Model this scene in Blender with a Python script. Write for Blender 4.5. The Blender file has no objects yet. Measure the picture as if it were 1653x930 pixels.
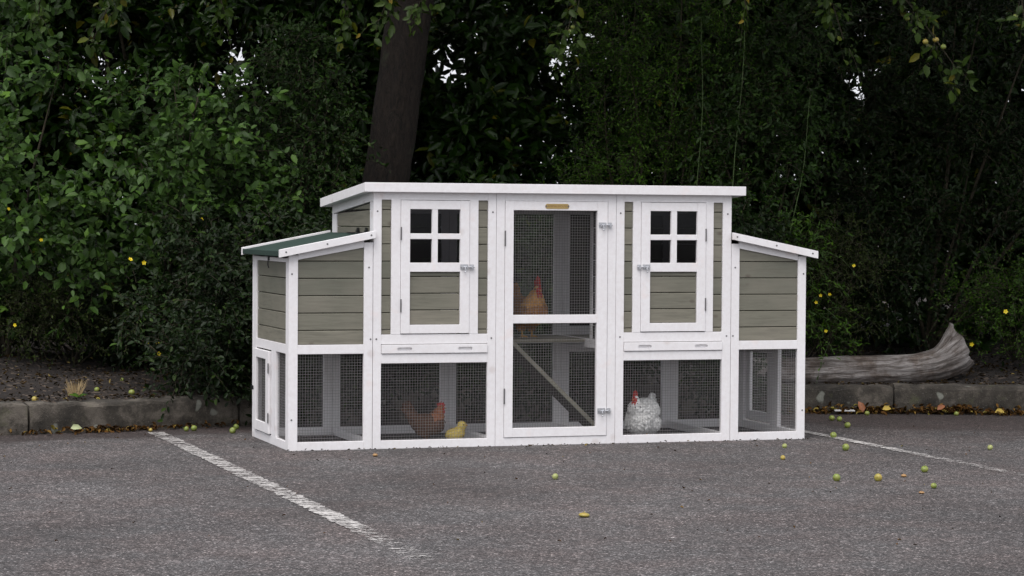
import bpy, bmesh, math, random
import numpy as np
from mathutils import Vector, Matrix

R = math.radians
scene = bpy.context.scene
C = scene.collection

# ---------------------------------------------------------------- camera
PITCH, ROLL, CAMH, FPX = 0.0272, 0.0065, 1.0388, 3886.6
cam_d = bpy.data.cameras.new('camera')
cam_d.sensor_width = 36.0
cam_d.lens = 36.0 * FPX / 1653.0
cam_d.clip_start = 0.1
cam_d.clip_end = 2000
cam = bpy.data.objects.new('camera', cam_d)
C.objects.link(cam)
cp, sp, cr, sr = math.cos(PITCH), math.sin(PITCH), math.cos(ROLL), math.sin(ROLL)
fw = Vector((0, cp, -sp)); up = Vector((0, sp, cp)); rt = Vector((1, 0, 0))
r2 = rt * cr + up * sr
u2 = -rt * sr + up * cr
m = Matrix((r2, u2, -fw)).transposed().to_4x4()
m.translation = Vector((0, 0, CAMH))
cam.matrix_world = m
scene.camera = cam

# ---------------------------------------------------------------- world, sun, exposure
SUN_EL, SUN_AZ = R(61), R(200)           # azimuth clockwise from +Y: behind the camera, a little to the left
world = bpy.data.worlds.new('World')
scene.world = world
world.use_nodes = True
wn = world.node_tree
wn.nodes.clear()
sky = wn.nodes.new('ShaderNodeTexSky')
sky.sky_type = 'NISHITA'
sky.sun_disc = False
sky.sun_elevation = SUN_EL
sky.sun_rotation = SUN_AZ
sky.air_density = 1.0
sky.dust_density = 4.0
hs = wn.nodes.new('ShaderNodeHueSaturation')
hs.inputs['Saturation'].default_value = 0.32
bg = wn.nodes.new('ShaderNodeBackground')
bg.inputs['Strength'].default_value = 0.15
wo = wn.nodes.new('ShaderNodeOutputWorld')
wn.links.new(sky.outputs[0], hs.inputs['Color'])
cl = wn.nodes.new('ShaderNodeMix'); cl.data_type = 'RGBA'      # high even cloud over the clear sky
cl.inputs[0].default_value = .72
cl.inputs[7].default_value = (4.0, 4.05, 4.35, 1)
wn.links.new(hs.outputs[0], cl.inputs[6])
wn.links.new(cl.outputs[2], bg.inputs[0])
wn.links.new(bg.outputs[0], wo.inputs[0])
sun_d = bpy.data.lights.new('sun', 'SUN')
sun_d.energy = 1.5
sun_d.angle = R(50)
sun_d.color = (1.0, 0.95, 0.93)
sun = bpy.data.objects.new('sun', sun_d)
C.objects.link(sun)
sdir = Vector((math.sin(SUN_AZ) * math.cos(SUN_EL), math.cos(SUN_AZ) * math.cos(SUN_EL), math.sin(SUN_EL)))
sun.rotation_euler = sdir.to_track_quat('Z', 'Y').to_euler()
sun.location = (0, 0, 12)
scene.view_settings.view_transform = 'Standard'
scene.view_settings.look = 'None'
scene.view_settings.exposure = 0.74
scene.view_settings.gamma = 1.0
scene.cycles.max_bounces = 6
scene.cycles.diffuse_bounces = 3
scene.cycles.glossy_bounces = 2
scene.cycles.transparent_max_bounces = 12
scene.cycles.use_denoising = True

rng = np.random.default_rng(11)
random.seed(5)

# ---------------------------------------------------------------- tags
def tag(o, label=None, cat=None, group=None, kind=None):
    if label: o['label'] = label
    if cat: o['category'] = cat
    if group: o['group'] = group
    if kind: o['kind'] = kind
    return o

def empty(name, loc=(0, 0, 0), rz=0.0):
    o = bpy.data.objects.new(name, None)
    o.location = loc
    o.rotation_euler = (0, 0, rz)
    o.empty_display_size = 0.1
    C.objects.link(o)
    return o

def link_mesh(name, me, mats, parent=None, loc=None):
    o = bpy.data.objects.new(name, me)
    for mt in (mats if isinstance(mats, (list, tuple)) else [mats]):
        me.materials.append(mt)
    if parent: o.parent = parent
    if loc: o.location = loc
    C.objects.link(o)
    return o

def obj(name, bm, mats, parent=None, smooth=False, loc=None):
    bmesh.ops.recalc_face_normals(bm, faces=bm.faces)
    me = bpy.data.meshes.new(name)
    bm.to_mesh(me)
    bm.free()
    if smooth:
        me.polygons.foreach_set('use_smooth', [True] * len(me.polygons))
    return link_mesh(name, me, mats, parent, loc)

# ---------------------------------------------------------------- materials
class Mat:
    def __init__(s, name):
        s.m = bpy.data.materials.new(name)
        s.m.use_nodes = True
        s.t = s.m.node_tree
        s.t.nodes.clear()
        s.out = s.n('ShaderNodeOutputMaterial')
    def n(s, kind, **kw):
        nd = s.t.nodes.new(kind)
        for k, v in kw.items():
            if k in nd.inputs: nd.inputs[k].default_value = v
            else: setattr(nd, k, v)
        return nd
    def l(s, a, b): s.t.links.new(a, b)
    def coord(s, kind='Object', scale=(1, 1, 1)):
        tc = s.n('ShaderNodeTexCoord')
        mp = s.n('ShaderNodeMapping')
        mp.inputs['Scale'].default_value = scale
        s.l(tc.outputs[kind], mp.inputs[0])
        return mp.outputs[0]
    def noise(s, co, scale, detail=4, rough=.55, dist=0.0):
        nd = s.n('ShaderNodeTexNoise')
        nd.inputs['Scale'].default_value = scale
        nd.inputs['Detail'].default_value = detail
        nd.inputs['Roughness'].default_value = rough
        nd.inputs['Distortion'].default_value = dist
        s.l(co, nd.inputs['Vector'])
        return nd.outputs['Fac']
    def ramp(s, fac, stops, interp='LINEAR'):
        r = s.n('ShaderNodeValToRGB')
        r.color_ramp.interpolation = interp
        els = r.color_ramp.elements
        while len(els) < len(stops): els.new(.5)
        for e, (p, c) in zip(els, stops):
            e.position = p
            e.color = (c, c, c, 1) if isinstance(c, (int, float)) else (*c, 1)
        s.l(fac, r.inputs[0])
        return r.outputs[0]
    def mix(s, fac, a, b, mode='MIX'):
        mx = s.n('ShaderNodeMix', data_type='RGBA', blend_type=mode)
        for src, i in ((fac, 0), (a, 6), (b, 7)):
            if isinstance(src, (int, float)): mx.inputs[i].default_value = src
            elif isinstance(src, tuple): mx.inputs[i].default_value = (*src, 1)
            else: s.l(src, mx.inputs[i])
        return mx.outputs[2]
    def bsdf(s, color, rough=.6, metal=0.0, bump=None, bstr=.3, bdist=.01, spec=.5):
        p = s.n('ShaderNodeBsdfPrincipled')
        if isinstance(color, tuple): p.inputs['Base Color'].default_value = (*color, 1)
        else: s.l(color, p.inputs['Base Color'])
        if isinstance(rough, (int, float)): p.inputs['Roughness'].default_value = rough
        else: s.l(rough, p.inputs['Roughness'])
        p.inputs['Metallic'].default_value = metal
        p.inputs['Specular IOR Level'].default_value = spec
        if bump is not None:
            b = s.n('ShaderNodeBump')
            b.inputs['Strength'].default_value = bstr
            b.inputs['Distance'].default_value = bdist
            s.l(bump, b.inputs['Height'])
            s.l(b.outputs[0], p.inputs['Normal'])
        return p.outputs[0]
    def done(s, sh):
        s.l(sh, s.out.inputs[0])
        return s.m

def simple(name, col, rough=.6, metal=0.0):
    k = Mat(name)
    co = k.coord()
    nz = k.noise(co, 60, 3)
    c = k.mix(nz, tuple(x * .82 for x in col), tuple(min(1, x * 1.15) for x in col))
    return k.done(k.bsdf(c, rough, metal))

def white_wood():
    k = Mat('white_stained_wood')
    co = k.coord('Object')
    info = k.n('ShaderNodeNewGeometry')
    isl = info.outputs['Random Per Island']
    add = k.n('ShaderNodeVectorMath', operation='ADD')
    comb = k.n('ShaderNodeCombineXYZ')
    mul = k.n('ShaderNodeMath', operation='MULTIPLY'); mul.inputs[1].default_value = 17.0
    k.l(isl, mul.inputs[0])
    for i in range(3): k.l(mul.outputs[0], comb.inputs[i])
    k.l(co, add.inputs[0]); k.l(comb.outputs[0], add.inputs[1])
    v = add.outputs[0]
    big = k.noise(v, 3.0, 3)
    # cloudy wash, faint knots and thin specks of grain
    vor = k.n('ShaderNodeTexVoronoi'); vor.inputs['Scale'].default_value = 6.5
    k.l(v, vor.inputs['Vector'])
    knot = k.ramp(vor.outputs['Distance'], [(0.0, 1.0), (.06, .9), (.15, 0.0)])
    fine = k.noise(v, 45, 5, .7)
    base = k.mix(k.ramp(big, [(.3, 0.0), (.7, 1.0)]), (.80, .79, .80), (.76, .748, .757))
    c2 = k.mix(k.ramp(fine, [(.35, .28), (.6, 0.0)]), base, (.60, .56, .55))
    kf = k.n('ShaderNodeMath', operation='MULTIPLY'); kf.inputs[1].default_value = .42
    k.l(knot, kf.inputs[0])
    c3 = k.mix(kf.outputs[0], c2, (.50, .43, .40))
    warm = k.noise(v, 9, 2)
    c4 = k.mix(k.ramp(warm, [(.62, 0.0), (.75, .4)]), c3, (.78, .66, .62))
    return k.done(k.bsdf(c4, .55, bump=fine, bstr=.15, bdist=.002))

def plank_mat():
    k = Mat('olive_grey_stained_planks')
    co = k.coord('Object', (1, 1, 1))
    g = k.n('ShaderNodeNewGeometry')
    isl = g.outputs['Random Per Island']
    mul = k.n('ShaderNodeMath', operation='MULTIPLY'); mul.inputs[1].default_value = 23.0
    k.l(isl, mul.inputs[0])
    comb = k.n('ShaderNodeCombineXYZ')
    for i in range(3): k.l(mul.outputs[0], comb.inputs[i])
    add = k.n('ShaderNodeVectorMath', operation='ADD')
    k.l(co, add.inputs[0]); k.l(comb.outputs[0], add.inputs[1])
    st = k.n('ShaderNodeMapping'); st.inputs['Scale'].default_value = (3, 3, 40)
    k.l(add.outputs[0], st.inputs[0])
    grain = k.noise(st.outputs[0], 2.2, 6, .65, .6)
    big = k.noise(add.outputs[0], 4, 3)
    kn = k.n('ShaderNodeMapping'); kn.inputs['Scale'].default_value = (1, 1, 1.7)
    k.l(add.outputs[0], kn.inputs[0])
    vor = k.n('ShaderNodeTexVoronoi'); vor.inputs['Scale'].default_value = 5.5
    k.l(kn.outputs[0], vor.inputs['Vector'])
    knot = k.ramp(vor.outputs['Distance'], [(0, .75), (.05, .55), (.11, 0.0)])
    tone = k.mix(isl, (.128, .130, .100), (.212, .200, .155))
    c1 = k.mix(k.ramp(grain, [(.35, .7), (.58, 0.0)]), tone, (.105, .102, .078))
    c2 = k.mix(k.ramp(big, [(.4, 0.0), (.75, .5)]), c1, (.225, .205, .165))
    c3 = k.mix(knot, c2, (.075, .06, .045))
    return k.done(k.bsdf(c3, .62, bump=grain, bstr=.3, bdist=.002))

def asphalt_mat():
    k = Mat('worn_asphalt')
    co = k.coord('Object')
    v = k.n('ShaderNodeTexVoronoi'); v.inputs['Scale'].default_value = 185
    k.l(co, v.inputs['Vector'])
    sep = k.n('ShaderNodeSeparateColor'); k.l(v.outputs['Color'], sep.inputs[0])
    stone = k.ramp(sep.outputs[0], [(0, .036), (.45, .062), (.75, .096), (.93, .17), (1, .36)])
    v2 = k.n('ShaderNodeTexVoronoi'); v2.inputs['Scale'].default_value = 70
    k.l(co, v2.inputs['Vector'])
    sep2 = k.n('ShaderNodeSeparateColor'); k.l(v2.outputs['Color'], sep2.inputs[0])
    stone2 = k.ramp(sep2.outputs[1], [(0, .72), (.6, .97), (.93, 1.18), (1, 1.7)])
    c = k.mix(1.0, stone, stone2, 'MULTIPLY')
    hue = k.mix(sep2.outputs[2], (1.07, .975, .965), (1.02, .99, .99))
    c = k.mix(1.0, c, hue, 'MULTIPLY')
    warm = k.ramp(k.noise(co, 2.3, 5, .6), [(.38, 0.0), (.72, .75)])
    c = k.mix(warm, c, k.mix(1.0, c, (1.12, .95, .90), 'MULTIPLY'))
    patch = k.ramp(k.noise(co, .9, 6, .62), [(.3, .68), (.45, .92), (.55, 1.02), (.7, 1.22)])
    c = k.mix(1.0, c, patch, 'MULTIPLY')
    mid = k.ramp(k.noise(co, 14, 4, .6), [(.3, .8), (.7, 1.16)])
    c = k.mix(1.0, c, mid, 'MULTIPLY')
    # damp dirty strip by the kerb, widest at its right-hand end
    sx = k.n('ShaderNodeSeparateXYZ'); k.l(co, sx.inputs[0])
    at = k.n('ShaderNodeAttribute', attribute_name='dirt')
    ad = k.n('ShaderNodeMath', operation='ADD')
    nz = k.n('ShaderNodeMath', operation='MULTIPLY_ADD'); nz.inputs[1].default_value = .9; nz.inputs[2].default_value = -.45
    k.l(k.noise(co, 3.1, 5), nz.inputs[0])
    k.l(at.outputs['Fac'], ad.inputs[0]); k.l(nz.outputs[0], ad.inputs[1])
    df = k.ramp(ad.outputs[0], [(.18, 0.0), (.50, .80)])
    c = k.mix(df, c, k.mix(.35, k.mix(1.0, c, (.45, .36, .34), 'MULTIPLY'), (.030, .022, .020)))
    bmp = k.mix(.4, v.outputs['Distance'], k.noise(co, 200, 3))
    return k.done(k.bsdf(c, .82, bump=bmp, bstr=.9, bdist=.006, spec=.35))

def paint_line_mat(yf=7.6):
    k = Mat('worn_white_road_paint')
    co = k.coord('Object')
    n1 = k.noise(co, 70, 6, .75)
    st = k.coord('Object', (10, 48, 1))
    n3 = k.noise(st, 1.0, 3, .6)
    n2 = k.noise(co, 2.2, 4, .6)
    a = k.mix(.5, n1, n3)
    a = k.mix(.12, a, n2)
    sx = k.n('ShaderNodeSeparateXYZ'); k.l(k.coord('Object'), sx.inputs[0])
    mr = k.n('ShaderNodeMapRange'); mr.inputs['From Min'].default_value = yf - .7; mr.inputs['From Max'].default_value = yf + .9
    mr.inputs['To Min'].default_value = -.075; mr.inputs['To Max'].default_value = 0.0
    k.l(sx.outputs[1], mr.inputs[0])
    sa = k.n('ShaderNodeMath', operation='ADD'); k.l(a, sa.inputs[0]); k.l(mr.outputs[0], sa.inputs[1])
    al = k.ramp(sa.outputs[0], [(.478, 0.0), (.525, 1.0)])
    c = k.mix(k.noise(co, 30, 3), (.38, .365, .35), (.58, .56, .54))
    b = k.bsdf(c, .7)
    tr = k.n('ShaderNodeBsdfTransparent')
    ms = k.n('ShaderNodeMixShader')
    k.l(al, ms.inputs[0]); k.l(tr.outputs[0], ms.inputs[1]); k.l(b, ms.inputs[2])
    return k.done(ms.outputs[0])

def kerb_mat():
    k = Mat('weathered_kerb_concrete')
    co = k.coord('Object')
    n = k.noise(co, 5, 8, .7)
    c = k.ramp(n, [(.36, (.014, .012, .009)), (.5, (.043, .037, .029)), (.62, (.115, .10, .082))])
    v = k.n('ShaderNodeTexVoronoi'); v.inputs['Scale'].default_value = 7.5
    dn = k.n('ShaderNodeTexNoise'); dn.inputs['Scale'].default_value = 9
    k.l(co, dn.inputs['Vector'])
    mv = k.n('ShaderNodeVectorMath', operation='MULTIPLY_ADD'); mv.inputs[1].default_value = (.11, .11, .11)
    k.l(dn.outputs['Color'], mv.inputs[0]); k.l(co, mv.inputs[2])
    k.l(mv.outputs[0], v.inputs['Vector'])
    sp_ = k.ramp(v.outputs['Distance'], [(.0, .5), (.13, .4), (.19, 0.0)])
    c = k.mix(sp_, c, (.34, .36, .31))
    moss = k.ramp(k.noise(co, 8, 5, .65), [(.58, 0.0), (.72, .6)])
    c = k.mix(moss, c, (.07, .075, .035))
    f = k.noise(co, 120, 4, .7)
    c = k.mix(k.ramp(f, [(.6, 0.0), (.75, .5)]), c, (.3, .27, .24))
    return k.done(k.bsdf(c, .9, bump=k.mix(.5, n, f), bstr=.8, bdist=.012))

def soil_mat():
    k = Mat('dry_leafy_soil')
    co = k.coord('Object')
    n = k.noise(co, 22, 8, .72)
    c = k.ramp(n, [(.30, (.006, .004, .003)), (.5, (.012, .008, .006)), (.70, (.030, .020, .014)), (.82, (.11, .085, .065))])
    v = k.n('ShaderNodeTexVoronoi'); v.inputs['Scale'].default_value = 60
    k.l(co, v.inputs['Vector'])
    sep = k.n('ShaderNodeSeparateColor'); k.l(v.outputs['Color'], sep.inputs[0])
    c = k.mix(k.ramp(sep.outputs[0], [(.9, 0.0), (.95, .6)]), c, (.20, .15, .11))
    return k.done(k.bsdf(c, .95, bump=n, bstr=1.0, bdist=.02))

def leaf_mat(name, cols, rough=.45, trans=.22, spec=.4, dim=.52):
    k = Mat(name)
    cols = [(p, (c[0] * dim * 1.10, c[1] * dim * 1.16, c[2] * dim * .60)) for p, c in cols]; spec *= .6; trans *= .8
    g = k.n('ShaderNodeNewGeometry')
    n = len(cols)
    c = k.ramp(g.outputs['Random Per Island'], [(p, cc) for p, cc in cols])
    co = k.coord('Object')
    big = k.ramp(k.noise(co, 2.2, 3), [(.3, .75), (.7, 1.2)])
    c = k.mix(1.0, c, big, 'MULTIPLY')
    p = k.bsdf(c, rough, spec=spec)
    t = k.n('ShaderNodeBsdfTranslucent')
    k.l(k.mix(1.0, c, (1.1, 1.35, .5), 'MULTIPLY'), t.inputs[0])
    ms = k.n('ShaderNodeMixShader'); ms.inputs[0].default_value = trans
    k.l(p, ms.inputs[1]); k.l(t.outputs[0], ms.inputs[2])
    return k.done(ms.outputs[0])

def bark_mat(name, dark, light, scale=(1, 1, .25)):
    k = Mat(name)
    co = k.coord('Object', scale)
    n = k.noise(co, 34, 9, .8, .8)
    c = k.ramp(n, [(.36, dark), (.62, light)])
    lich = k.ramp(k.noise(k.coord('Object'), 7, 4), [(.63, 0.0), (.72, .45)])
    c = k.mix(lich, c, (.075, .085, .05))
    return k.done(k.bsdf(c, .9, bump=n, bstr=1.0, bdist=.02))

def log_mat():
    k = Mat('weathered_grey_log_wood')
    co = k.coord('UV', (3.4, 17, 1))
    n = k.noise(co, 1.6, 9, .72, 1.1)
    c = k.ramp(n, [(.30, (.030, .023, .018)), (.45, (.12, .105, .096)), (.60, (.28, .262, .25)), (.8, (.50, .475, .455))])
    o = k.coord('Object')
    pt = k.ramp(k.noise(o, 6, 6, .7), [(.45, 0.0), (.60, .9)])
    c = k.mix(pt, c, k.mix(1.0, c, (.42, .34, .28), 'MULTIPLY'))
    return k.done(k.bsdf(c, .85, bump=n, bstr=.9, bdist=.012))

def glass_mat():
    k = Mat('clear_acrylic_pane')
    tr = k.n('ShaderNodeBsdfTransparent'); tr.inputs[0].default_value = (.62, .62, .64, 1)
    gl = k.n('ShaderNodeBsdfGlossy'); gl.inputs['Roughness'].default_value = .06
    fr = k.n('ShaderNodeFresnel'); fr.inputs[0].default_value = 1.28
    ms = k.n('ShaderNodeMixShader')
    k.l(fr.outputs[0], ms.inputs[0]); k.l(tr.outputs[0], ms.inputs[1]); k.l(gl.outputs[0], ms.inputs[2])
    return k.done(ms.outputs[0])

def felt_mat():
    k = Mat('green_roofing_felt')
    co = k.coord('Object')
    n = k.noise(co, 260, 3, .7)
    b = k.noise(co, 5, 4)
    c = k.mix(n, (.006, .022, .016), (.016, .044, .033))
    c = k.mix(k.ramp(b, [(.5, 0.0), (.8, .25)]), c, (.045, .075, .060))
    return k.done(k.bsdf(c, .9, bump=n, bstr=.5, bdist=.002))

def apple_mat(name, a, b):
    k = Mat(name)
    co = k.coord('Object')
    n = k.noise(co, 30, 4)
    c = k.mix(k.ramp(n, [(.35, 0.0), (.65, 1.0)]), a, b)
    sp_ = k.ramp(k.noise(co, 160, 2), [(.68, 0.0), (.72, .7)])
    c = k.mix(sp_, c, (.10, .07, .03))
    return k.done(k.bsdf(c, .4))

def feather_mat(name, a, b, spots=None):
    k = Mat(name)
    co = k.coord('Object')
    g = k.n('ShaderNodeNewGeometry')
    n = k.noise(co, 55, 5, .65)
    c = k.mix(g.outputs['Random Per Island'], a, b)
    c = k.mix(k.ramp(n, [(.35, .5), (.6, 0.0)]), c, tuple(x * .45 for x in a))
    if spots:
        v = k.n('ShaderNodeTexVoronoi'); v.inputs['Scale'].default_value = 42
        k.l(co, v.inputs['Vector'])
        c = k.mix(k.ramp(v.outputs['Distance'], [(.17, .95), (.25, 0.0)]), c, spots)
    return k.done(k.bsdf(c, .85, bump=n, bstr=.6, bdist=.004))

WHITE = white_wood()
PLANK = plank_mat()
WIRE = simple('galvanised_wire', (.30, .29, .29), .5, .3)
INNER = simple('shade_toned_inner_board', (.022, .019, .016), .8)  # interior shade painted into rear walls, partitions and ramp board
CHROME = simple('zinc_plated_steel', (.62, .63, .65), .28, .9)
DARKMET = simple('dark_hinge_steel', (.16, .155, .16), .45, .7)
BLACKMET = simple('black_painted_steel', (.012, .012, .013), .4, .3)
BRASS = simple('brass_plate', (.46, .33, .13), .42, .55)
BRASSDK = simple('engraved_letter_brown', (.26, .15, .06), .6, .2)
FELT = felt_mat()
GLASS = glass_mat()
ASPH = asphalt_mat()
PAINT = paint_line_mat()
PAINT2 = paint_line_mat(10.5)
KERB = kerb_mat()
SOIL = soil_mat()
BARK = bark_mat('brown_tree_bark', (.003, .0025, .002), (.040, .028, .020), (1.6, 1.6, .5))
TWIG = bark_mat('thin_twig_bark', (.020, .018, .010), (.075, .060, .035))
GREENTWIG = simple('pale_green_shoot', (.05, .085, .02), .6)
LOGM = log_mat()

# ---------------------------------------------------------------- mesh helpers
def bevel_new(bm, verts, w):
    if w <= 0: return
    es = {e for v in verts for e in v.link_edges}
    bmesh.ops.bevel(bm, geom=list(es), offset=w, segments=1, affect='EDGES', clamp_overlap=True)

def box(bm, x0, x1, y0, y1, z0, z1, bev=.0012):
    vs = [bm.verts.new(p) for p in ((x0, y0, z0), (x1, y0, z0), (x1, y1, z0), (x0, y1, z0), (x0, y0, z1), (x1, y0, z1), (x1, y1, z1), (x0, y1, z1))]
    for f in ((0, 3, 2, 1), (4, 5, 6, 7), (0, 1, 5, 4), (1, 2, 6, 5), (2, 3, 7, 6), (3, 0, 4, 7)):
        bm.faces.new([vs[i] for i in f])
    bevel_new(bm, vs, bev)

def prism(bm, pts, a, b, axis='y', bev=.0012):
    """polygon pts extruded along y (pts are x,z) or along x (pts are y,z)"""
    def P(p, t): return (p[0], t, p[1]) if axis == 'y' else (t, p[0], p[1])
    A = [bm.verts.new(P(p, a)) for p in pts]
    B = [bm.verts.new(P(p, b)) for p in pts]
    n = len(pts)
    bm.faces.new(A); bm.faces.new(B[::-1])
    for i in range(n):
        bm.faces.new((A[i], B[i], B[(i + 1) % n], A[(i + 1) % n]))
    bevel_new(bm, A + B, bev)

def tube(bm, pts, rad, seg=8, cap=True, mat=0):
    pts = [Vector(p) for p in pts]
    rings = []
    ref = Vector((0, 0, 1))
    for i, p in enumerate(pts):
        d = (pts[min(i + 1, len(pts) - 1)] - pts[max(i - 1, 0)]).normalized()
        a = d.cross(ref if abs(d.z) < .95 else Vector((1, 0, 0))).normalized()
        b = d.cross(a).normalized()
        r = rad[i] if isinstance(rad, (list, tuple)) else rad
        rings.append([bm.verts.new(p + (a * math.cos(2 * math.pi * k / seg) + b * math.sin(2 * math.pi * k / seg)) * r) for k in range(seg)])
    fs = []
    for q in range(len(rings) - 1):
        for k in range(seg):
            fs.append(bm.faces.new((rings[q][k], rings[q][(k + 1) % seg], rings[q + 1][(k + 1) % seg], rings[q + 1][k])))
    if cap:
        fs.append(bm.faces.new(rings[0][::-1])); fs.append(bm.faces.new(rings[-1]))
    for f in fs: f.material_index = mat
    return rings

def B(): return bmesh.new()

def np_mesh(name, V, loops, totals, mats, parent=None, matidx=None):
    me = bpy.data.meshes.new(name)
    V = np.ascontiguousarray(V, dtype=np.float32)
    me.vertices.add(len(V)); me.vertices.foreach_set('co', V.ravel())
    me.loops.add(len(loops)); me.loops.foreach_set('vertex_index', np.asarray(loops, dtype=np.int32))
    totals = np.asarray(totals, dtype=np.int32)
    starts = np.concatenate(([0], np.cumsum(totals)[:-1])).astype(np.int32)
    me.polygons.add(len(totals))
    me.polygons.foreach_set('loop_start', starts)
    me.polygons.foreach_set('loop_total', totals)
    if matidx is not None: me.polygons.foreach_set('material_index', np.asarray(matidx, dtype=np.int32))
    me.update(calc_edges=True)
    me.validate()
    return link_mesh(name, me, mats, parent)

# ================================================================= GROUND
KP = [(-14, 8.0), (-6.0, 10.05), (-3.4, 11.05), (-2.36, 11.56), (-1.80, 11.92), (-1.1, 12.34), (-.3, 12.72), (.5, 13.0), (1.1, 13.17), (1.68, 13.27), (2.3, 13.28), (2.9, 13.22), (4.2, 13.0), (7, 12.4), (14, 10.8)]
def kerb_y(x):
    return np.interp(x, [p[0] for p in KP], [p[1] for p in KP])

def smooth_kerb(x):                       # softened front line of the kerb
    return float(sum(kerb_y(x + d) for d in (-.5, -.25, 0, .25, .5)) / 5)

# asphalt, one sheet to the horizon
xs = np.concatenate((np.linspace(-400, -14, 8), np.linspace(-12, 12, 97), np.linspace(14, 400, 8)))
ys = np.concatenate((np.linspace(-120, 4, 6), np.linspace(5, 15, 51), np.linspace(18, 600, 10)))
V = []; dirt = []
for y in ys:
    for x in xs:
        V.append((x, y, 0))
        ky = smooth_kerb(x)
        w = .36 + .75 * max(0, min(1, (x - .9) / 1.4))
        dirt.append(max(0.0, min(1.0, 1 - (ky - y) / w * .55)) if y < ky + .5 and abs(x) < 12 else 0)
nx = len(xs)
loops = []
for j in range(len(ys) - 1):
    for i in range(nx - 1):
        a = j * nx + i
        loops += [a, a + 1, a + nx + 1, a + nx]
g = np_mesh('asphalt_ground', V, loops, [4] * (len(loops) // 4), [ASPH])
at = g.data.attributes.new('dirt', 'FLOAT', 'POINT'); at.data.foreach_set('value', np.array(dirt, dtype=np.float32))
tag(g, kind='structure')

# painted parking lines
def line_strip(name, a, b, w, label, mt=None):
    bm = B()
    a = Vector(a); b = Vector(b)
    d = (b - a).normalized(); n = Vector((-d.y, d.x))
    N = 160
    prev = None
    for i in range(N + 1):
        p = a + (b - a) * i / N
        j = random.uniform(-.007, .007)
        q = (bm.verts.new((*(p - n * (w / 2 + j)), .004)), bm.verts.new((*(p + n * (w / 2 - j)), .004)))
        if prev: bm.faces.new((prev[0], q[0], q[1], prev[1]))
        prev = q
    tag(obj(name, bm, mt or PAINT), label=label, kind='structure')
line_strip('parking_line', (-1.735, 11.74), (-.26, 7.36), .080, 'worn white parking line running forward from the kerb on the left')
line_strip('parking_line', (1.15, 13.0), (2.62, 8.5), .06, 'thin faded white parking line beside the right end of the coop', PAINT2)

# kerb
bm = B()
def kerb_pt(x):
    y = smooth_kerb(x); e = .05
    s = (smooth_kerb(x + e) - smooth_kerb(x - e)) / (2 * e)
    n = Vector((-s, 1)).normalized()
    return Vector((x, y)), n
joints = [-6.2, -5.2, -4.25, -3.3, -2.33, -1.38, -.45, .5, 1.2, 2.11, 3.05, 4.0, 5.0, 6.0, 7.0]
for a, b in zip(joints[:-1], joints[1:]):
    rings = []
    N = 14
    h0 = .150 + random.uniform(-.005, .005)
    for i in range(N + 1):
        x = a + .006 + (b - a - .012) * i / N
        p, n = kerb_pt(x)
        sec = [(0, -.03), (-.004, .06), (.0, h0 - .022), (.008, h0 - .008), (.022, h0), (.10, h0 + .003), (.155, h0), (.165, h0 - .012), (.165, -.03)]
        ring = []
        for (t, z) in sec:
            q = p + n * t
            jit = .0055 if 0 < z else 0; z = z + .004 * math.sin(x * 17 + t * 30) + .003 * math.sin(x * 41) if z > .05 else z
            ring.append(bm.verts.new((q.x + random.uniform(-jit, jit), q.y + random.uniform(-jit, jit), z + random.uniform(-jit, jit))))
        rings.append(ring)
    for r0, r1 in zip(rings[:-1], rings[1:]):
        for k in range(len(r0) - 1):
            bm.faces.new((r0[k], r0[k + 1], r1[k + 1], r1[k]))
    bm.faces.new(rings[0]); bm.faces.new(rings[-1][::-1])
tag(obj('kerb', bm, KERB), kind='structure')

# soil bed behind the kerb
def soil_z(x, y):
    d = y - smooth_kerb(x) - .16
    n = math.sin(x * 3.1 + y * 2.3) * .018 + math.sin(x * 7.7 - y * 5.1) * .008
    return .142 + max(0, min(1, d / 1.8)) ** 1.1 * .17 + n * min(1, max(0, d) * 3)
V = []; xs2 = np.linspace(-9, 9, 181); ts = np.concatenate((np.linspace(0, 2.2, 34), np.linspace(2.6, 12, 12)))
for t in ts:
    for x in xs2:
        p, n = kerb_pt(x)
        y = p.y + .16 + t
        V.append((x, y, soil_z(x, y) + (random.uniform(-.006, .006) if t > .03 else -.003)))
nx = len(xs2); loops = []
for j in range(len(ts) - 1):
    for i in range(nx - 1):
        a = j * nx + i
        loops += [a, a + 1, a + nx + 1, a + nx]
tag(np_mesh('soil_bed', V, loops, [4] * (len(loops) // 4), [SOIL]), kind='structure')

# ================================================================= CHICKEN COOP
YAW = 0.315
coop = empty('chicken_coop', (-1.0053, 10.8442, 0.0), YAW)
tag(coop, 'long white framed wooden chicken coop with olive planks and wire runs on the asphalt', 'chicken coop')
eu = Vector((math.cos(YAW), math.sin(YAW), 0)); ev = Vector((-math.sin(YAW), math.cos(YAW), 0)); ORG = Vector((-1.0053, 10.8442, 0))
def CW(u, v, z=0): return ORG + eu * u + ev * v + Vector((0, 0, z))
FT = .022
D = .79
def part(name, bm, mat, parent=coop, **k): return obj(name, bm, mat, parent, **k)
def bpart(name, *a, mat=WHITE, parent=coop, bev=.0012):
    bm = B(); box(bm, *a, bev=bev); return part(name, bm, mat, parent)
def ppart(name, pts, a, b, axis='y', mat=WHITE, parent=coop):
    bm = B(); prism(bm, pts, a, b, axis); return part(name, bm, mat, parent)

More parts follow.
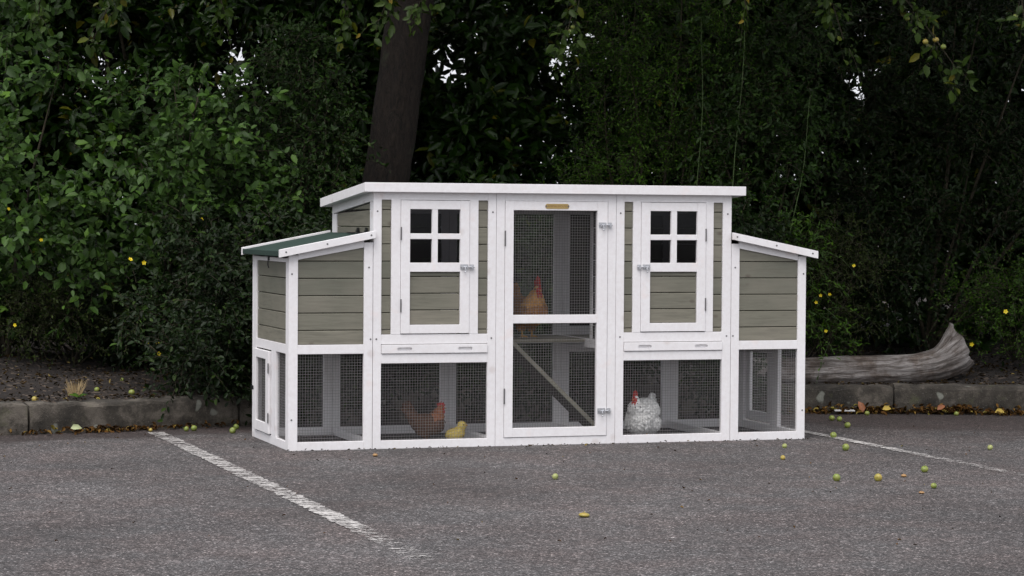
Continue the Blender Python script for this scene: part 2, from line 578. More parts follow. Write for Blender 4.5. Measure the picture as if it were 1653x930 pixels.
def planks(name, x0, x1, y0, y1, zlo, zhi, axis='y', parent=coop, seams=None, label=None, mat=None):
    """boards stacked in z; zlo/zhi may be functions of the in-plane coordinate (returning z)."""
    lo = zlo if callable(zlo) else (lambda t: zlo)
    hi = zhi if callable(zhi) else (lambda t: zhi)
    t0, t1 = (x0, x1) if axis == 'y' else (y0, y1)
    bm = B()
    top = max(hi(t0), hi(t1)); bot = min(lo(t0), lo(t1))
    zs = [z for z in (seams or [.544 + .0785 * k for k in range(-8, 10)]) if bot < z < top]
    zs = [bot] + zs + [top]
    for a, b in zip(zs[:-1], zs[1:]):
        g = .0016
        pa, pb = a + g, b - g
        def cl(t, z): return min(z, hi(t))
        poly = [(t0, pa), (t1, pa), (t1, cl(t1, pb)), (t0, cl(t0, pb))]
        if cl(t0, pb) <= pa + .002 or cl(t1, pb) <= pa + .002:
            # the sloping rail cuts this board: triangle or quad up to where the slope meets its lower edge
            n = 40; ts_ = [t0 + (t1 - t0) * i / n for i in range(n + 1)]
            ok = [t for t in ts_ if hi(t) > pa + .003]
            if not ok: continue
            ta, tb = min(ok), max(ok)
            poly = [(ta, pa), (tb, pa), (tb, cl(tb, pb)), (ta, cl(ta, pb))]
            for t in ts_:
                pass
            if cl(ta, pb) < pa + .006: poly = [(ta, pa), (tb, pa), (tb, cl(tb, pb))]
            elif cl(tb, pb) < pa + .006: poly = [(ta, pa), (tb, pa), (ta, cl(ta, pb))]
        if axis == 'y': prism(bm, poly, y0 + random.uniform(0, .0012), y1, 'y', bev=.0022)
        else: prism(bm, poly, x0 + random.uniform(0, .0012), x1, 'x', bev=.0022)
    o = part(name, bm, mat or PLANK, parent)
    return o

def wire_panel(a0, a1, z0, z1, off, axis='y', parent=coop, pitch=.0127, r=.00053):
    V = []; L = []
    def add(p, q):
        i = len(V)
        if abs(p[2] - q[2]) < 1e-6:      # horizontal
            for P in (p, q):
                if axis == 'y': V.extend([(P[0], P[1] - r, P[2]), (P[0], P[1], P[2] - r), (P[0], P[1] + r, P[2]), (P[0], P[1], P[2] + r)])
                else: V.extend([(P[0] - r, P[1], P[2]), (P[0], P[1], P[2] - r), (P[0] + r, P[1], P[2]), (P[0], P[1], P[2] + r)])
        else:
            for P in (p, q):
                V.extend([(P[0] - r, P[1], P[2]), (P[0], P[1] - r, P[2]), (P[0] + r, P[1], P[2]), (P[0], P[1] + r, P[2])])
        for k in range(4):
            L.extend([i + k, i + (k + 1) % 4, i + 4 + (k + 1) % 4, i + 4 + k])
    def P(a, z, o): return (a, o, z) if axis == 'y' else (o, a, z)
    n = int((a1 - a0) / pitch); s = (a1 - a0 - n * pitch) / 2 * random.uniform(.3, 1.6)
    for i in range(n + 1):
        a = a0 + s + i * pitch
        segs = 5; sway = random.uniform(-.0008, .0008)
        for k in range(segs):
            za, zb = z0 + (z1 - z0) * k / segs, z0 + (z1 - z0) * (k + 1) / segs
            add(P(a + sway * math.sin(math.pi * k / segs), za, off), P(a + sway * math.sin(math.pi * (k + 1) / segs), zb, off))
    n = int((z1 - z0) / pitch); s = (z1 - z0 - n * pitch) / 2
    for i in range(n + 1):
        z = z0 + s + i * pitch
        add(P(a0, z, off + .0011), P(a1, z, off + .0011))
    return np_mesh('wire_mesh', V, L, [4] * (len(L) // 4), [WIRE], parent)

def screw(u, z, v=-.0012, axis='y', parent=coop):
    bm = B()
    seg = 8; r = .0042
    c = [bm.verts.new(((u + r * math.cos(2 * math.pi * k / seg), v, z + r * math.sin(2 * math.pi * k / seg)))) for k in range(seg)]
    d = [bm.verts.new(((u + r * math.cos(2 * math.pi * k / seg), v + .003, z + r * math.sin(2 * math.pi * k / seg)))) for k in range(seg)]
    bm.faces.new(c)
    for k in range(seg): bm.faces.new((c[k], c[(k + 1) % seg], d[(k + 1) % seg], d[k]))
    part('screw', bm, DARKMET, parent)

def RZ(v): return 1.178 - .077 * v         # main roof underside
def ramp2(u0, z0, u1, z1): return lambda t: z0 + (z1 - z0) * (t - u0) / (u1 - u0)

W_ = 2.546
mods = [(.392, .98, .431, .940), (.98, 1.572, 1.021, 1.530), (1.572, 2.160, 1.613, 2.115)]
# posts, front and back, of the three tall modules
g = .0008
for i, (a, b, c, d) in enumerate(mods):
    for (v0, v1) in ((0, FT), (D - FT, D)):
        zt = RZ((v0 + v1) / 2) - .001
        bpart('post', a + g, c, v0, v1, 0, zt)
        bpart('post', d, b - g, v0, v1, 0, zt)
        bpart('top_rail', c, d, v0 + .0006, v1, zt - .037, zt - .0006)
        bpart('bottom_rail', c, d, v0 + .0005, v1, 0.0, .038)
        if i != 1:
            bpart('middle_rail', c, d, v0 + .0006, v1, .479, .523)
            bpart('lower_rail', c, d, v0 + .0006, v1, .391, .434)
        elif v0 > 0:
            bpart('middle_rail', c, d, v0 + .0006, v1, .437, .479)
    # side rails of the module floor level and foot, between front and back
    for uu in ((a + g, a + .021), (b - .021, b - g)):
        bpart('side_rail', uu[0], uu[1], FT, D - FT, .437, .478)
        bpart('side_rail', uu[0], uu[1], FT, D - FT, .001, .036)
# front run meshes
wire_panel(.431, .940, .038, .391, .012)
wire_panel(1.613, 2.115, .038, .391, .012)
for (c, d) in ((.431, .940), (1.613, 2.115)):
    wire_panel(c, d, .038, .391, D - .010, r=.0003)
wire_panel(1.021, 1.530, .038, .437, D - .010, r=.0003)
wire_panel(1.021, 1.530, .479, 1.08, D - .010, r=.0003)
# upper rooms: flanking plank strips, inner jambs, rear wall
for (c, d, j0, j1, dl, dr) in ((.431, .940, .477, .893, .522, .849), (1.613, 2.115, 1.657, 2.067, 1.698, 2.026)):
    planks('plank_strip', c, j0, .008, .020, .523, 1.141)
    planks('plank_strip', j1, d, .008, .020, .523, 1.141)
    bpart('door_jamb', j0, dl - .0012, .0, FT, .5232, 1.1405)
    bpart('door_jamb', dr + .0012, j1, .0, FT, .5232, 1.1405)
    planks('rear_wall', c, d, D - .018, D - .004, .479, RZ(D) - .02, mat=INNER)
    bpart('room_floor', c - .036, d + .036, FT + .001, D - .02, .466, .4785, mat=PLANK, bev=0)
# room partitions (the inner ones stay open towards the middle at the back)
for uu in (.961, 1.576):
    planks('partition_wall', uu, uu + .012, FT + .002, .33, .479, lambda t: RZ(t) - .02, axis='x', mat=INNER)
    bpart('partition_post', uu - .004, uu + .016, .33, .362, .479, RZ(.35) - .02)
planks('end_wall', .396, .408, FT + .05, D - .09, .479, lambda t: RZ(t) - .046, axis='x')
planks('end_wall', 2.144, 2.156, FT + .002, D - FT, .479, lambda t: RZ(t) - .02, axis='x')
# sloping head rail and corner post of the tall module's left end
ppart('side_head_rail', [(FT, RZ(FT) - .001), (FT, RZ(FT) - .042), (D - FT, RZ(D) - .040), (D - FT, RZ(D) + .001)], .3926, .410, 'x')
bpart('post', .3926, .412, FT, FT + .045, .479, RZ(.05) - .043)
bpart('post', .3926, .412, D - FT - .062, D - FT, .479, RZ(D) - .041)
ppart('side_head_rail', [(FT, RZ(FT) - .001), (FT, RZ(FT) - .042), (D - FT, RZ(D) - .040), (D - FT, RZ(D) + .001)], 2.142, 2.1594, 'x')

# main roof
roof = bpart('roof', .366, 2.200, -.012, .84, 1.1795, 1.19, mat=WHITE)
roof.data.transform(Matrix.Rotation(-.0768, 4, 'X'))
roof.data.transform(Matrix.Translation((0, -.0905, .0012)))
bpart('fascia_board', .3445, 2.2204, -.030, -.012, 1.174, 1.217, parent=roof)
for (a, b) in ((.3445, .3625), (2.2024, 2.2204)):
    ppart('fascia_board', [(-.0118, 1.1735), (-.0118, 1.2155), (.842, 1.150), (.842, 1.108)], a, b, 'x', parent=roof)
bpart('fascia_board', .3627, 2.2022, .824, .842, 1.109, 1.150, parent=roof)
fl = ppart('roofing_felt', [(-.0115, 1.197), (-.0115, 1.203), (.823, 1.140), (.823, 1.134)], .3628, 2.2021, 'x', mat=FELT, parent=roof)

# side nest modules, mirrored
def nest(mirror):
    M = (lambda u: W_ + .006 - u) if mirror else (lambda u: u)
    def bx(name, a, b, *r, **k):
        a, b = sorted((M(a), M(b)))
        return bpart(name, a, b, *r, **k)
    def pr(name, pts, v0, v1, **k):
        return ppart(name, [(M(p[0]), p[1]) for p in pts], v0, v1, 'y', **k)
    HZ = ramp2(.042, .864, .349, .921)         # lower edge of the sloping head rail
    for (v0, v1) in ((0, FT), (D - FT, D)):
        bx('post', 0, .042, v0, v1, 0, .885)
        bx('post', .349, .3905, v0, v1, 0, .944)
        bx('bottom_rail', .042, .349, v0 + .0005, v1, 0, .038)
        bx('middle_rail', .042, .349, v0 + .0005, v1, .437, .479)
        pr('head_rail', [(.0425, .864), (.0425, .898), (.3485, .956), (.3485, .921)], v0 + .0005, v1)
        a, b = sorted((M(.042), M(.349)))
        if not mirror: hz = HZ
        else: hz = lambda t: HZ(M(t))
        planks('front_planks' if v0 == 0 else 'rear_planks', a, b, v0 + .008, v0 + .020, .479, lambda t: hz(t) + .004)
        wire_panel(a, b, .038, .437, v0 + (.012 if v0 == 0 else .010), r=.00058 if v0 == 0 else .0003)
    # end wall
    s0, s1 = 0.0006, .020
    bx('post', s0, s1, FT, FT + .044, .0, .872)
    bx('post', s0, s1, D - FT - .066, D - FT, .0, .872)
    v0, v1 = FT + .044, D - FT - .066
    bx('bottom_rail', s0 + .0005, s1, v0, v1, .0, .038)
    bx('middle_rail', s0 + .0005, s1, v0, v1, .437, .479)
    bx('top_rail', s0 + .0005, s1, v0, v1, .852, .8715)
    a, b = sorted((M(.007), M(.018)))
    planks('end_planks', a, b, v0, v1, .479, .852, axis='x')
    bx('middle_post', s0 + .0006, s1, .275, .368, .038, .437)
    wire_panel(v0, .275, .038, .437, M(.012), 'x')
    bx('room_floor', .022, .39, FT + .001, D - FT - .001, .467, .4785, mat=PLANK, bev=0)
    # run door in the end wall
    dr = bx('run_door', -.012, .004, .375, .4375, .046, .431)
    for args in ((-.012, .004, .657, .712, .046, .431), (-.0115, .0035, .4376, .6569, .046, .092), (-.0115, .0035, .4376, .6569, .392, .431)):
        a, b = sorted((M(args[0]), M(args[1])))
        bm = B(); box(bm, a, b, *args[2:]); part('door_frame', bm, WHITE, dr)
    wire_panel(.4376, .657, .092, .392, M(-.001), 'x', parent=dr)
    for z in (.120, .352):
        a, b = sorted((M(-.0145), M(-.0118)))
        bpart('hinge', a, b, .366, .382, z - .024, z + .024, mat=DARKMET, parent=dr)
    a, b = sorted((M(-.018), M(.0)))
    lt = bpart('latch', a, b, .700, .745, .232, .250, mat=BLACKMET, parent=dr)
    # nest roof
    TZ = ramp2(-.050, .910, .396, .998)
    rf = pr('nest_roof', [(-.044, TZ(-.044) - .026), (-.044, TZ(-.044) - .010), (.385, TZ(.385) - .010), (.385, TZ(.385) - .026)], -.010, .80, mat=FELT)
    cap = pr('felt_edge', [(-.0475, TZ(-.048) - .030), (-.0475, TZ(-.048) - .007), (-.0442, TZ(-.044) - .0075), (-.0442, TZ(-.044) - .033)], -.010, .80, mat=FELT, parent=rf)
    for v in ((-.030, -.011), (.802, .820)):
        u1 = .396 if v[0] < 0 else .388
        pr('side_board', [(-.050, .874), (-.050, .910), (u1, TZ(u1)), (u1, TZ(u1) - .034)], v[0], v[1], parent=rf)
    for u in (-.02, .17, .375):
        screw(M(u), TZ(u) - .017, -.0312, parent=rf)
    for v in (.10, .26):
        a, b = sorted((M(.372), M(.3915)))
        bm = B()
        box(bm, *sorted((M(.340), M(.389))), v, v + .035, TZ(.37) - .010, TZ(.37) - .004, .0005)
        box(bm, *sorted((M(.3865), M(.3915))), v + .004, v + .031, TZ(.37) - .004, TZ(.37) + .018, .0005)
        tube(bm, [(M(.386), v, TZ(.38) + .0), (M(.386), v + .036, TZ(.38))], .004, 6)
        part('hinge', bm, BLACKMET, rf)
    # hook hanging under the eave
    bm = B(); tube(bm, [(M(-.004), .42, .868), (M(-.006), .42, .832), (M(-.006), .40, .822)], .003, 6)
    box(bm, *sorted((M(-.003), M(.0005))), .41, .43, .855, .872, .0005)
    part('roof_hook', bm, BLACKMET)
    for (u, z) in ((.014, .80), (.014, .14), (.372, .83), (.381, .503)):
        screw(M(u), z)
nest(False); nest(True)

# front hatches with four little panes
def bolt(u, z, left=False, parent=None, v=-.004):
    s = -1 if left else 1
    bm = B()
    def bb(a, b, *r): box(bm, *sorted((u + s * a, u + s * b)), *r, .0005)
    bb(-.032, .006, v - .0022, v, z - .013, z + .013)
    bb(.014, .033, v - .0022, v, z - .012, z + .012)
    for k in (-.026, -.004): bb(k, k + .006, v - .012, v - .002, z - .007, z + .007)
    bb(.019, .028, v - .012, v - .002, z - .007, z + .007)
    tube(bm, [(u - s * .028, v - .008, z), (u + s * .034, v - .008, z)], .0036, 8)
    tube(bm, [(u - s * .012, v - .010, z), (u - s * .012, v - .016, z - .010), (u - s * .012, v - .016, z - .022)], .0032, 6)
    bmesh.ops.create_uvsphere(bm, u_segments=8, v_segments=6, radius=.0045, matrix=Matrix.Translation((u - s * .012, v - .016, z - .023)))
    return part('latch', bm, CHROME, parent)

def hatch(u0, u1, w0, wm0, wm1, w1, hinge_left):
    v0, v1 = -.004, .018
    dr = bpart('hatch_door', u0, w0, v0, v1, .527, 1.1375)
    def f(*a): bm = B(); box(bm, *a); return part('door_frame', bm, WHITE, dr)
    f(w1, u1, v0, v1, .527, 1.1375)
    f(w0, w1, v0 + .0005, v1, .527, .567)
    f(w0, w1, v0 + .0005, v1, .810, .852)
    f(w0, w1, v0 + .0005, v1, 1.097, 1.137)
    bm = B()
    box(bm, wm0, wm1, v0 + .001, v1 - .002, .852, 1.097)
    box(bm, w0, wm0, v0 + .0015, v1 - .003, .960, .986)
    box(bm, wm1, w1, v0 + .0015, v1 - .003, .960, .986)
    part('window_bars', bm, WHITE, dr)
    for (a, b) in ((w0, wm0), (wm1, w1)):
        for (c, d) in ((.852, .960), (.986, 1.097)):
            bm = B(); box(bm, a, b, .0125, .0145, c, d, 0); part('window_pane', bm, GLASS, dr)
    planks('plank_panel', w0, w1, .006, .016, .567, .810, parent=dr, seams=[.634, .711, .788])
    hu = u0 if hinge_left else u1
    for z in (.655, .985):
        bm = B(); box(bm, hu - .003, hu + .003, v0 - .003, v0 + .001, z - .030, z + .030, .0004)
        tube(bm, [(hu, v0 - .002, z - .03), (hu, v0 - .002, z + .03)], .003, 6)
        part('hinge', bm, DARKMET, dr)
    bolt(u1 - .012 if hinge_left else u0 + .012, .832, not hinge_left, dr, v0)
    return dr
hatch(.522, .849, .565, .670, .697, .805, True)
hatch(1.698, 2.026, 1.743, 1.849, 1.878, 1.982, False)

# big run door
v0, v1 = -.004, .018
dr = bpart('tall_door', 1.0225, 1.063, v0, v1, .040, 1.1385)
def f(*a, n='door_frame', mt=WHITE): bm = B(); box(bm, *a); return part(n, bm, mt, dr)
f(1.476, 1.5275, v0, v1, .040, 1.1385)
f(1.063, 1.476, v0 + .0005, v1, .040, .082)
f(1.063, 1.476, v0 + .0005, v1, .570, .609)
f(1.063, 1.476, v0 + .0005, v1, 1.096, 1.138)
wire_panel(1.063, 1.476, .082, .570, .012, parent=dr)
wire_panel(1.063, 1.476, .609, 1.096, .012, parent=dr)
for z in (.232, .965):
    bm = B(); box(bm, 1.0185, 1.0245, v0 - .003, v0 + .001, z - .036, z + .036, .0004)
    tube(bm, [(1.0215, v0 - .002, z - .036), (1.0215, v0 - .002, z + .036)], .003, 6)
    part('hinge', bm, DARKMET, dr)
bolt(1.514, 1.029, False, dr, v0); bolt(1.514, .156, False, dr, v0)
# little brass plate
bm = B()
pts = []
for k in range(17):
    a = -math.pi / 2 + math.pi * k / 16; pts.append((1.323 + .0115 * math.cos(a), 1.1155 + .0115 * math.sin(a)))
for k in range(17):
    a = math.pi / 2 + math.pi * k / 16; pts.append((1.228 + .0115 * math.cos(a), 1.1155 + .0115 * math.sin(a)))
prism(bm, pts, v0 - .0016, v0 + .0005, 'y', 0)
plate = part('name_plate', bm, BRASS, dr)
fc = bpy.data.curves.new('plate_lettering', 'FONT')
fc.body = 'ANIMALHOUSE'; fc.size = .0135; fc.align_x = 'CENTER'; fc.align_y = 'CENTER'; fc.extrude = .0003; fc.space_character = 1.05
fo = bpy.data.objects.new('plate_lettering', fc)
fc.materials.append(BRASSDK)
C.objects.link(fo); bpy.context.view_layer.update(); lm = bpy.data.meshes.new_from_object(fo.evaluated_get(bpy.context.evaluated_depsgraph_get())); bpy.data.objects.remove(fo); fo = bpy.data.objects.new('plate_lettering', lm)
fo.rotation_euler = (math.pi / 2, 0, 0); fo.location = (1.2755, v0 - .0018, 1.1155); fo.parent = plate
C.objects.link(fo)
for u in (1.2215, 1.3295): screw(u, 1.1155, v0 - .0028, parent=plate)

# pull-out trays with two hand slots, cut as real recesses
def tray(u0, u1, slots):
    bm = B(); box(bm, u0, u1, -.006, .014, .4365, .4765, .0012)
    o = part('tray', bm, WHITE)
    for (a, b) in slots:
        bmc = B(); pts = []
        r = .0075; z = .4565
        for k in range(9):
            t = -math.pi / 2 + math.pi * k / 8; pts.append((b - r + r * math.cos(t), z + r * math.sin(t)))
        for k in range(9):
            t = math.pi / 2 + math.pi * k / 8; pts.append((a + r + r * math.cos(t), z + r * math.sin(t)))
        prism(bmc, pts, -.02, .006, 'y', 0)
        bmesh.ops.recalc_face_normals(bmc, faces=bmc.faces)
        mc = bpy.data.meshes.new('cut'); bmc.to_mesh(mc); bmc.free()
        oc = bpy.data.objects.new('cut', mc); C.objects.link(oc)
        md = o.modifiers.new('slot', 'BOOLEAN'); md.operation = 'DIFFERENCE'; md.object = oc; md.solver = 'EXACT'
        oc.parent = coop
        bpy.context.view_layer.update()
        me = bpy.data.meshes.new_from_object(o.evaluated_get(bpy.context.evaluated_depsgraph_get()))
        o.modifiers.clear(); o.data = me
        bpy.data.objects.remove(oc)
    bm = B(); box(bm, u0 + .01, u1 - .01, .016, .60, .440, .450, 0); part('tray_bottom', bm, WHITE, o)
tray(.4325, .9385, ((.506, .577), (.797, .866)))
tray(1.6145, 2.1135, ((1.685, 1.753), (1.973, 2.040)))

# middle platform and cleated ramp
bpart('platform', 1.003, 1.549, .36, D - FT - .001, .462, .4775, mat=PLANK)
bm = B()
p0 = Vector((1.10, 0, .475)); p1 = Vector((1.575, 0, .020))
d = (p1 - p0).normalized(); n = Vector((-d.z, 0, d.x)); n = n if n.z > 0 else -n
q = [(p0.x, p0.z), (p1.x, p1.z), ((p1 + n * .012).x, (p1 + n * .012).z), ((p0 + n * .012).x, (p0 + n * .012).z)]
prism(bm, q, .162, .36)
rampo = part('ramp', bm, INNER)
bm = B(); qq = [(p0.x, p0.z - .003), (p1.x, p1.z - .003), ((p1 + n * .016).x, (p1 + n * .016).z), ((p0 + n * .016).x, (p0 + n * .016).z)]; prism(bm, qq, .148, .1615); part('side_batten', bm, PLANK, rampo)
for k in range(8):
    t = p0 + (p1 - p0) * (.07 + .12 * k) + n * .0122
    a = t - d * .006; b = t + d * .006
    bm = B(); prism(bm, [(a.x, a.z), (b.x, b.z), ((b + n * .008).x, (b + n * .008).z), ((a + n * .008).x, (a + n * .008).z)], .163, .35, 'y', .0006)
    part('ramp_cleat', bm, PLANK, rampo)

for u in (.411, .962, 1.000, 1.552, 1.593, 2.139):
    if u not in (1.000, 1.552): screw(u, 1.086)
for u in (.408, .958, 1.594, 2.138): screw(u, .503)

# ================================================================= BIRDS
def hen(name, label, cat, loc, yaw, s, mats, pitch=0.0, neck=0.0, fluffy=0.0, crest=1.0, chick=False, tail=1.0, legs=True):
    """one continuous body grown from overlapping ellipsoids; comb, wattles, beak and feather tips in the same mesh"""
    FE, NE, RED, YEL, EYE = range(5)
    bm = B()
    hx, hz = (.118 + neck * .02, .292) if not chick else (.075, .175)
    if chick:
        E_ = [((0, 0, .085), (.085, .062, .062), 0), ((.035, 0, .105), (.062, .052, .055), 0), ((.058, 0, .145), (.040, .036, .042), 0), ((hx - .008, 0, hz), (.042, .038, .040), 0)]
    else:
        E_ = [((0, 0, .155), (.135, .088, .085), .15), ((.065, 0, .165), (.085, .082, .088), 0), ((-.075, 0, .180), (.085, .062, .060), .5),
              ((.088, 0, .222), (.055, .050, .058), 0), ((.104 + neck * .01, 0, .258), (.038, .034, .045), 0), ((hx, 0, hz), (.034, .026, .029), 0),
              ((-.135, 0, .225 + .02 * tail), (.060, .024, .048), .9), ((-.160, 0, .262 + .03 * tail), (.040, .014, .050), 1.1),
              ((-.02, 0, .105), (.075, .065, .045), 0)]
        if fluffy:
            E_ += [((-.05, 0, .20), (.10, .10, .085), 0), ((.06, 0, .13), (.10, .098, .09), 0), ((-.06, 0, .11), (.11, .10, .08), 0), ((.09, 0, .22), (.065, .062, .06), 0)]
    for (c, r, a) in E_:
        M_ = Matrix.Translation(c) @ Matrix.Rotation(a, 4, 'Y') @ Matrix.Diagonal((*r, 1))
        bmesh.ops.create_icosphere(bm, subdivisions=3, radius=1, matrix=M_)
    if legs and not chick:
        for sy in (-1, 1):
            M_ = Matrix.Translation((-.01, .036 * sy, .085)) @ Matrix.Diagonal((.036, .026, .045, 1))
            bmesh.ops.create_icosphere(bm, subdivisions=2, radius=1, matrix=M_)
    me = bpy.data.meshes.new('tmp'); bm.to_mesh(me); bm.free()
    o = bpy.data.objects.new('tmp', me); C.objects.link(o)
    md = o.modifiers.new('r', 'REMESH'); md.mode = 'VOXEL'; md.voxel_size = .0075
    sm = o.modifiers.new('s', 'SMOOTH'); sm.iterations = 4; sm.factor = .6
    bpy.context.view_layer.update()
    me2 = bpy.data.meshes.new_from_object(o.evaluated_get(bpy.context.evaluated_depsgraph_get()))
    bpy.data.objects.remove(o)
    bm = B(); bm.from_mesh(me2)
    for f_ in bm.faces:
        c = f_.calc_center_median()
        f_.material_index = FE
        if not chick and c.z > .20 and c.x > .05: f_.material_index = NE
        if not chick and (c - Vector((hx + .022, 0, hz - .004))).length < .023: f_.material_index = RED
        f_.smooth = True
    # feather tips lying back over the body
    faces = [f_ for f_ in bm.faces]
    prng = random.Random(int(s * 1000) + len(name))
    pick = prng.sample(faces, min(len(faces), 2600 if fluffy else (700 if not chick else 350)))
    quills = []
    for f_ in pick:
        c = f_.calc_center_median(); nrm = f_.normal.copy()
        if (c - Vector((hx, 0, hz))).length < .036 and not chick: continue
        back = Vector((-1, 0, -.35 if c.z < .2 else .15)) if c.x < .06 else Vector((-.35, 0, -1))
        t = (back - nrm * back.dot(nrm)); t = t.normalized() if t.length > 1e-3 else Vector((0, 0, -1))
        quills.append((c, nrm, t, f_.material_index))
    for (c, nrm, t, mi) in quills:
        L = (.020 if chick else .034) * prng.uniform(.6, 1.3) * (1 - .35 * fluffy); w = L * (.34 + .1 * fluffy)
        lift = (.16 + .35 * fluffy * prng.random()) * (1.6 if chick else 1)
        sd = nrm.cross(t)
        t = (t + sd * prng.uniform(-.5, .5) * (1 + fluffy)).normalized(); sd = nrm.cross(t)
        a = c - t * L * .3 + nrm * .001; b = c + t * L * .7 + nrm * L * lift
        mid = (a + b) / 2 + nrm * L * .12
        vs = [bm.verts.new(a), bm.verts.new(mid + sd * w), bm.verts.new(b), bm.verts.new(mid - sd * w)]
        nf = bm.faces.new(vs); nf.material_index = mi
    # tail fan
    if not chick and tail > 0:
        for k in range(12):
            y = (k % 2 * 2 - 1) * (.004 + .003 * (k // 2)); an = 1.15 + .13 * (k // 2) - .25
            base = Vector((-.145, y * .6, .245)); tip = base + Vector((-math.cos(an), y * 3, math.sin(an))) * (.11 * tail)
            dd = (tip - base).normalized(); sd = dd.cross(Vector((0, 1, 0))).normalized() * .014
            vs = [bm.verts.new(base - sd * .5), bm.verts.new((base + tip) / 2 - sd), bm.verts.new(tip - sd * .3), bm.verts.new(tip + sd * .3), bm.verts.new((base + tip) / 2 + sd), bm.verts.new(base + sd * .5)]
            nf = bm.faces.new(vs); nf.material_index = FE
    # beak
    bl = .026 if not chick else .018
    bx_ = hx + (.030 if not chick else .036)
    vs = [bm.verts.new((bx_ - .004, -.008, hz + .003)), bm.verts.new((bx_ - .004, .008, hz + .003)), bm.verts.new((bx_ - .004, 0, hz + .010)), bm.verts.new((bx_ - .004, 0, hz - .008)), bm.verts.new((bx_ + bl * .7, 0, hz - .004))]
    for q in ((0, 2, 4), (2, 1, 4), (1, 3, 4), (3, 0, 4)):
        nf = bm.faces.new([vs[i] for i in q]); nf.material_index = YEL
    for sy in (-1, 1):                      # eyes
        r_ = bmesh.ops.create_icosphere(bm, subdivisions=2, radius=.0048, matrix=Matrix.Translation((hx + .010, sy * (.0235 if not chick else .033), hz + .006)))
        for v_ in r_['verts']:
            for f_ in v_.link_faces: f_.material_index = EYE
    if not chick:
        # serrated comb, thick in the middle
        pr_ = [(hx - .030, hz + .018), (hx + .034, hz + .016)]
        crown = [(hx + .036, hz + .034), (hx + .024, hz + .030), (hx + .020, hz + .030 + .032 * crest), (hx + .008, hz + .032), (hx + .002, hz + .032 + .038 * crest), (hx - .008, hz + .032), (hx - .016, hz + .030 + .032 * crest), (hx - .022, hz + .030), (hx - .036, hz + .026 + .022 * crest)]
        bmc = B(); prism(bmc, pr_ + crown, -.0055, .0055, 'y', .002)
        mt_ = bpy.data.meshes.new('t'); bmc.to_mesh(mt_); bmc.free()
        n0 = len(bm.faces); bm.from_mesh(mt_); bm.faces.ensure_lookup_table()
        for f_ in bm.faces[n0:]: f_.material_index = RED
        for sy in (-1, 1):
            r_ = bmesh.ops.create_icosphere(bm, subdivisions=2, radius=1, matrix=Matrix.Translation((hx + .024, sy * .010, hz - .030)) @ Matrix.Diagonal((.011, .006, .021, 1)))
            for v_ in r_['verts']:
                for f_ in v_.link_faces: f_.material_index = RED
    # legs and three forward toes, one back
    for sy in (-1, 1):
        ly = .034 * sy if not chick else .024 * sy
        lx = 0 if not chick else .005
        top = .075 if not chick else .05; r0 = .006 if not chick else .004
        tube(bm, [(lx - .012, ly, top), (lx - .004, ly, top * .5), (lx, ly, .006)], [r0 * 1.4, r0, r0], 6, mat=YEL)
        for an in (-.55, 0, .55, math.pi):
            ln = .038 if abs(an) < 1 else .020
            if chick: ln *= .6
            tube(bm, [(lx, ly, .008), (lx + ln * .6 * math.cos(an), ly + ln * .6 * math.sin(an), .009), (lx + ln * math.cos(an), ly + ln * math.sin(an), .002)], [r0 * .8, r0 * .7, r0 * .3], 5, mat=YEL)
    me3 = bpy.data.meshes.new(name); bm.to_mesh(me3); bm.free()
    o = link_mesh(name, me3, mats)
    o.scale = (s, s, s); o.rotation_euler = (0, pitch, yaw); o.location = loc
    tag(o, label, cat)
    return o
COMB = simple('red_comb_skin', (.42, .018, .012), .5)
BEAK = simple('yellow_horn', (.55, .30, .07), .45)
EYEM = simple('dark_eye', (.01, .008, .006), .15)
brownF = feather_mat('dark_brown_feathers', (.09, .045, .028), (.15, .078, .048))
rustF = feather_mat('rust_neck_feathers', (.30, .105, .05), (.40, .17, .085))
orangeF = feather_mat('golden_orange_feathers', (.36, .15, .045), (.50, .24, .075))
orangeN = feather_mat('golden_neck_feathers', (.62, .30, .08), (.75, .42, .14))
whiteF = feather_mat('white_frizzle_feathers', (.68, .68, .66), (.88, .88, .86))
whiteN = feather_mat('white_speckled_neck_feathers', (.74, .74, .72), (.9, .9, .88), (.02, .02, .02))
chickF = feather_mat('yellow_down', (.50, .36, .08), (.62, .50, .14))
hen('brown_hen', 'small brown hen with rusty neck sitting in the left wire run', 'hen', CW(.722, .25, .0), YAW - .18, .56, [brownF, rustF, COMB, BEAK, EYEM], crest=.8)
hen('golden_hen', 'golden orange hen with tall red comb standing high behind the tall door', 'hen', CW(1.30, .50, .479), YAW - 1.35, .80, [orangeF, orangeN, COMB, BEAK, EYEM], crest=1.5, tail=.6)
hen('white_hen', 'white fluffy hen with black neck speckles in the right wire run', 'hen', CW(1.788, .20, .0), YAW + math.pi + .75, .67, [whiteF, whiteN, COMB, BEAK, EYEM], fluffy=1.0, tail=.45)
hen('yellow_chick', 'tiny yellow chick beside the brown hen in the left run', 'chick', CW(.835, .17, .0), YAW - .35, .50, [chickF, chickF, COMB, BEAK, EYEM], chick=True)

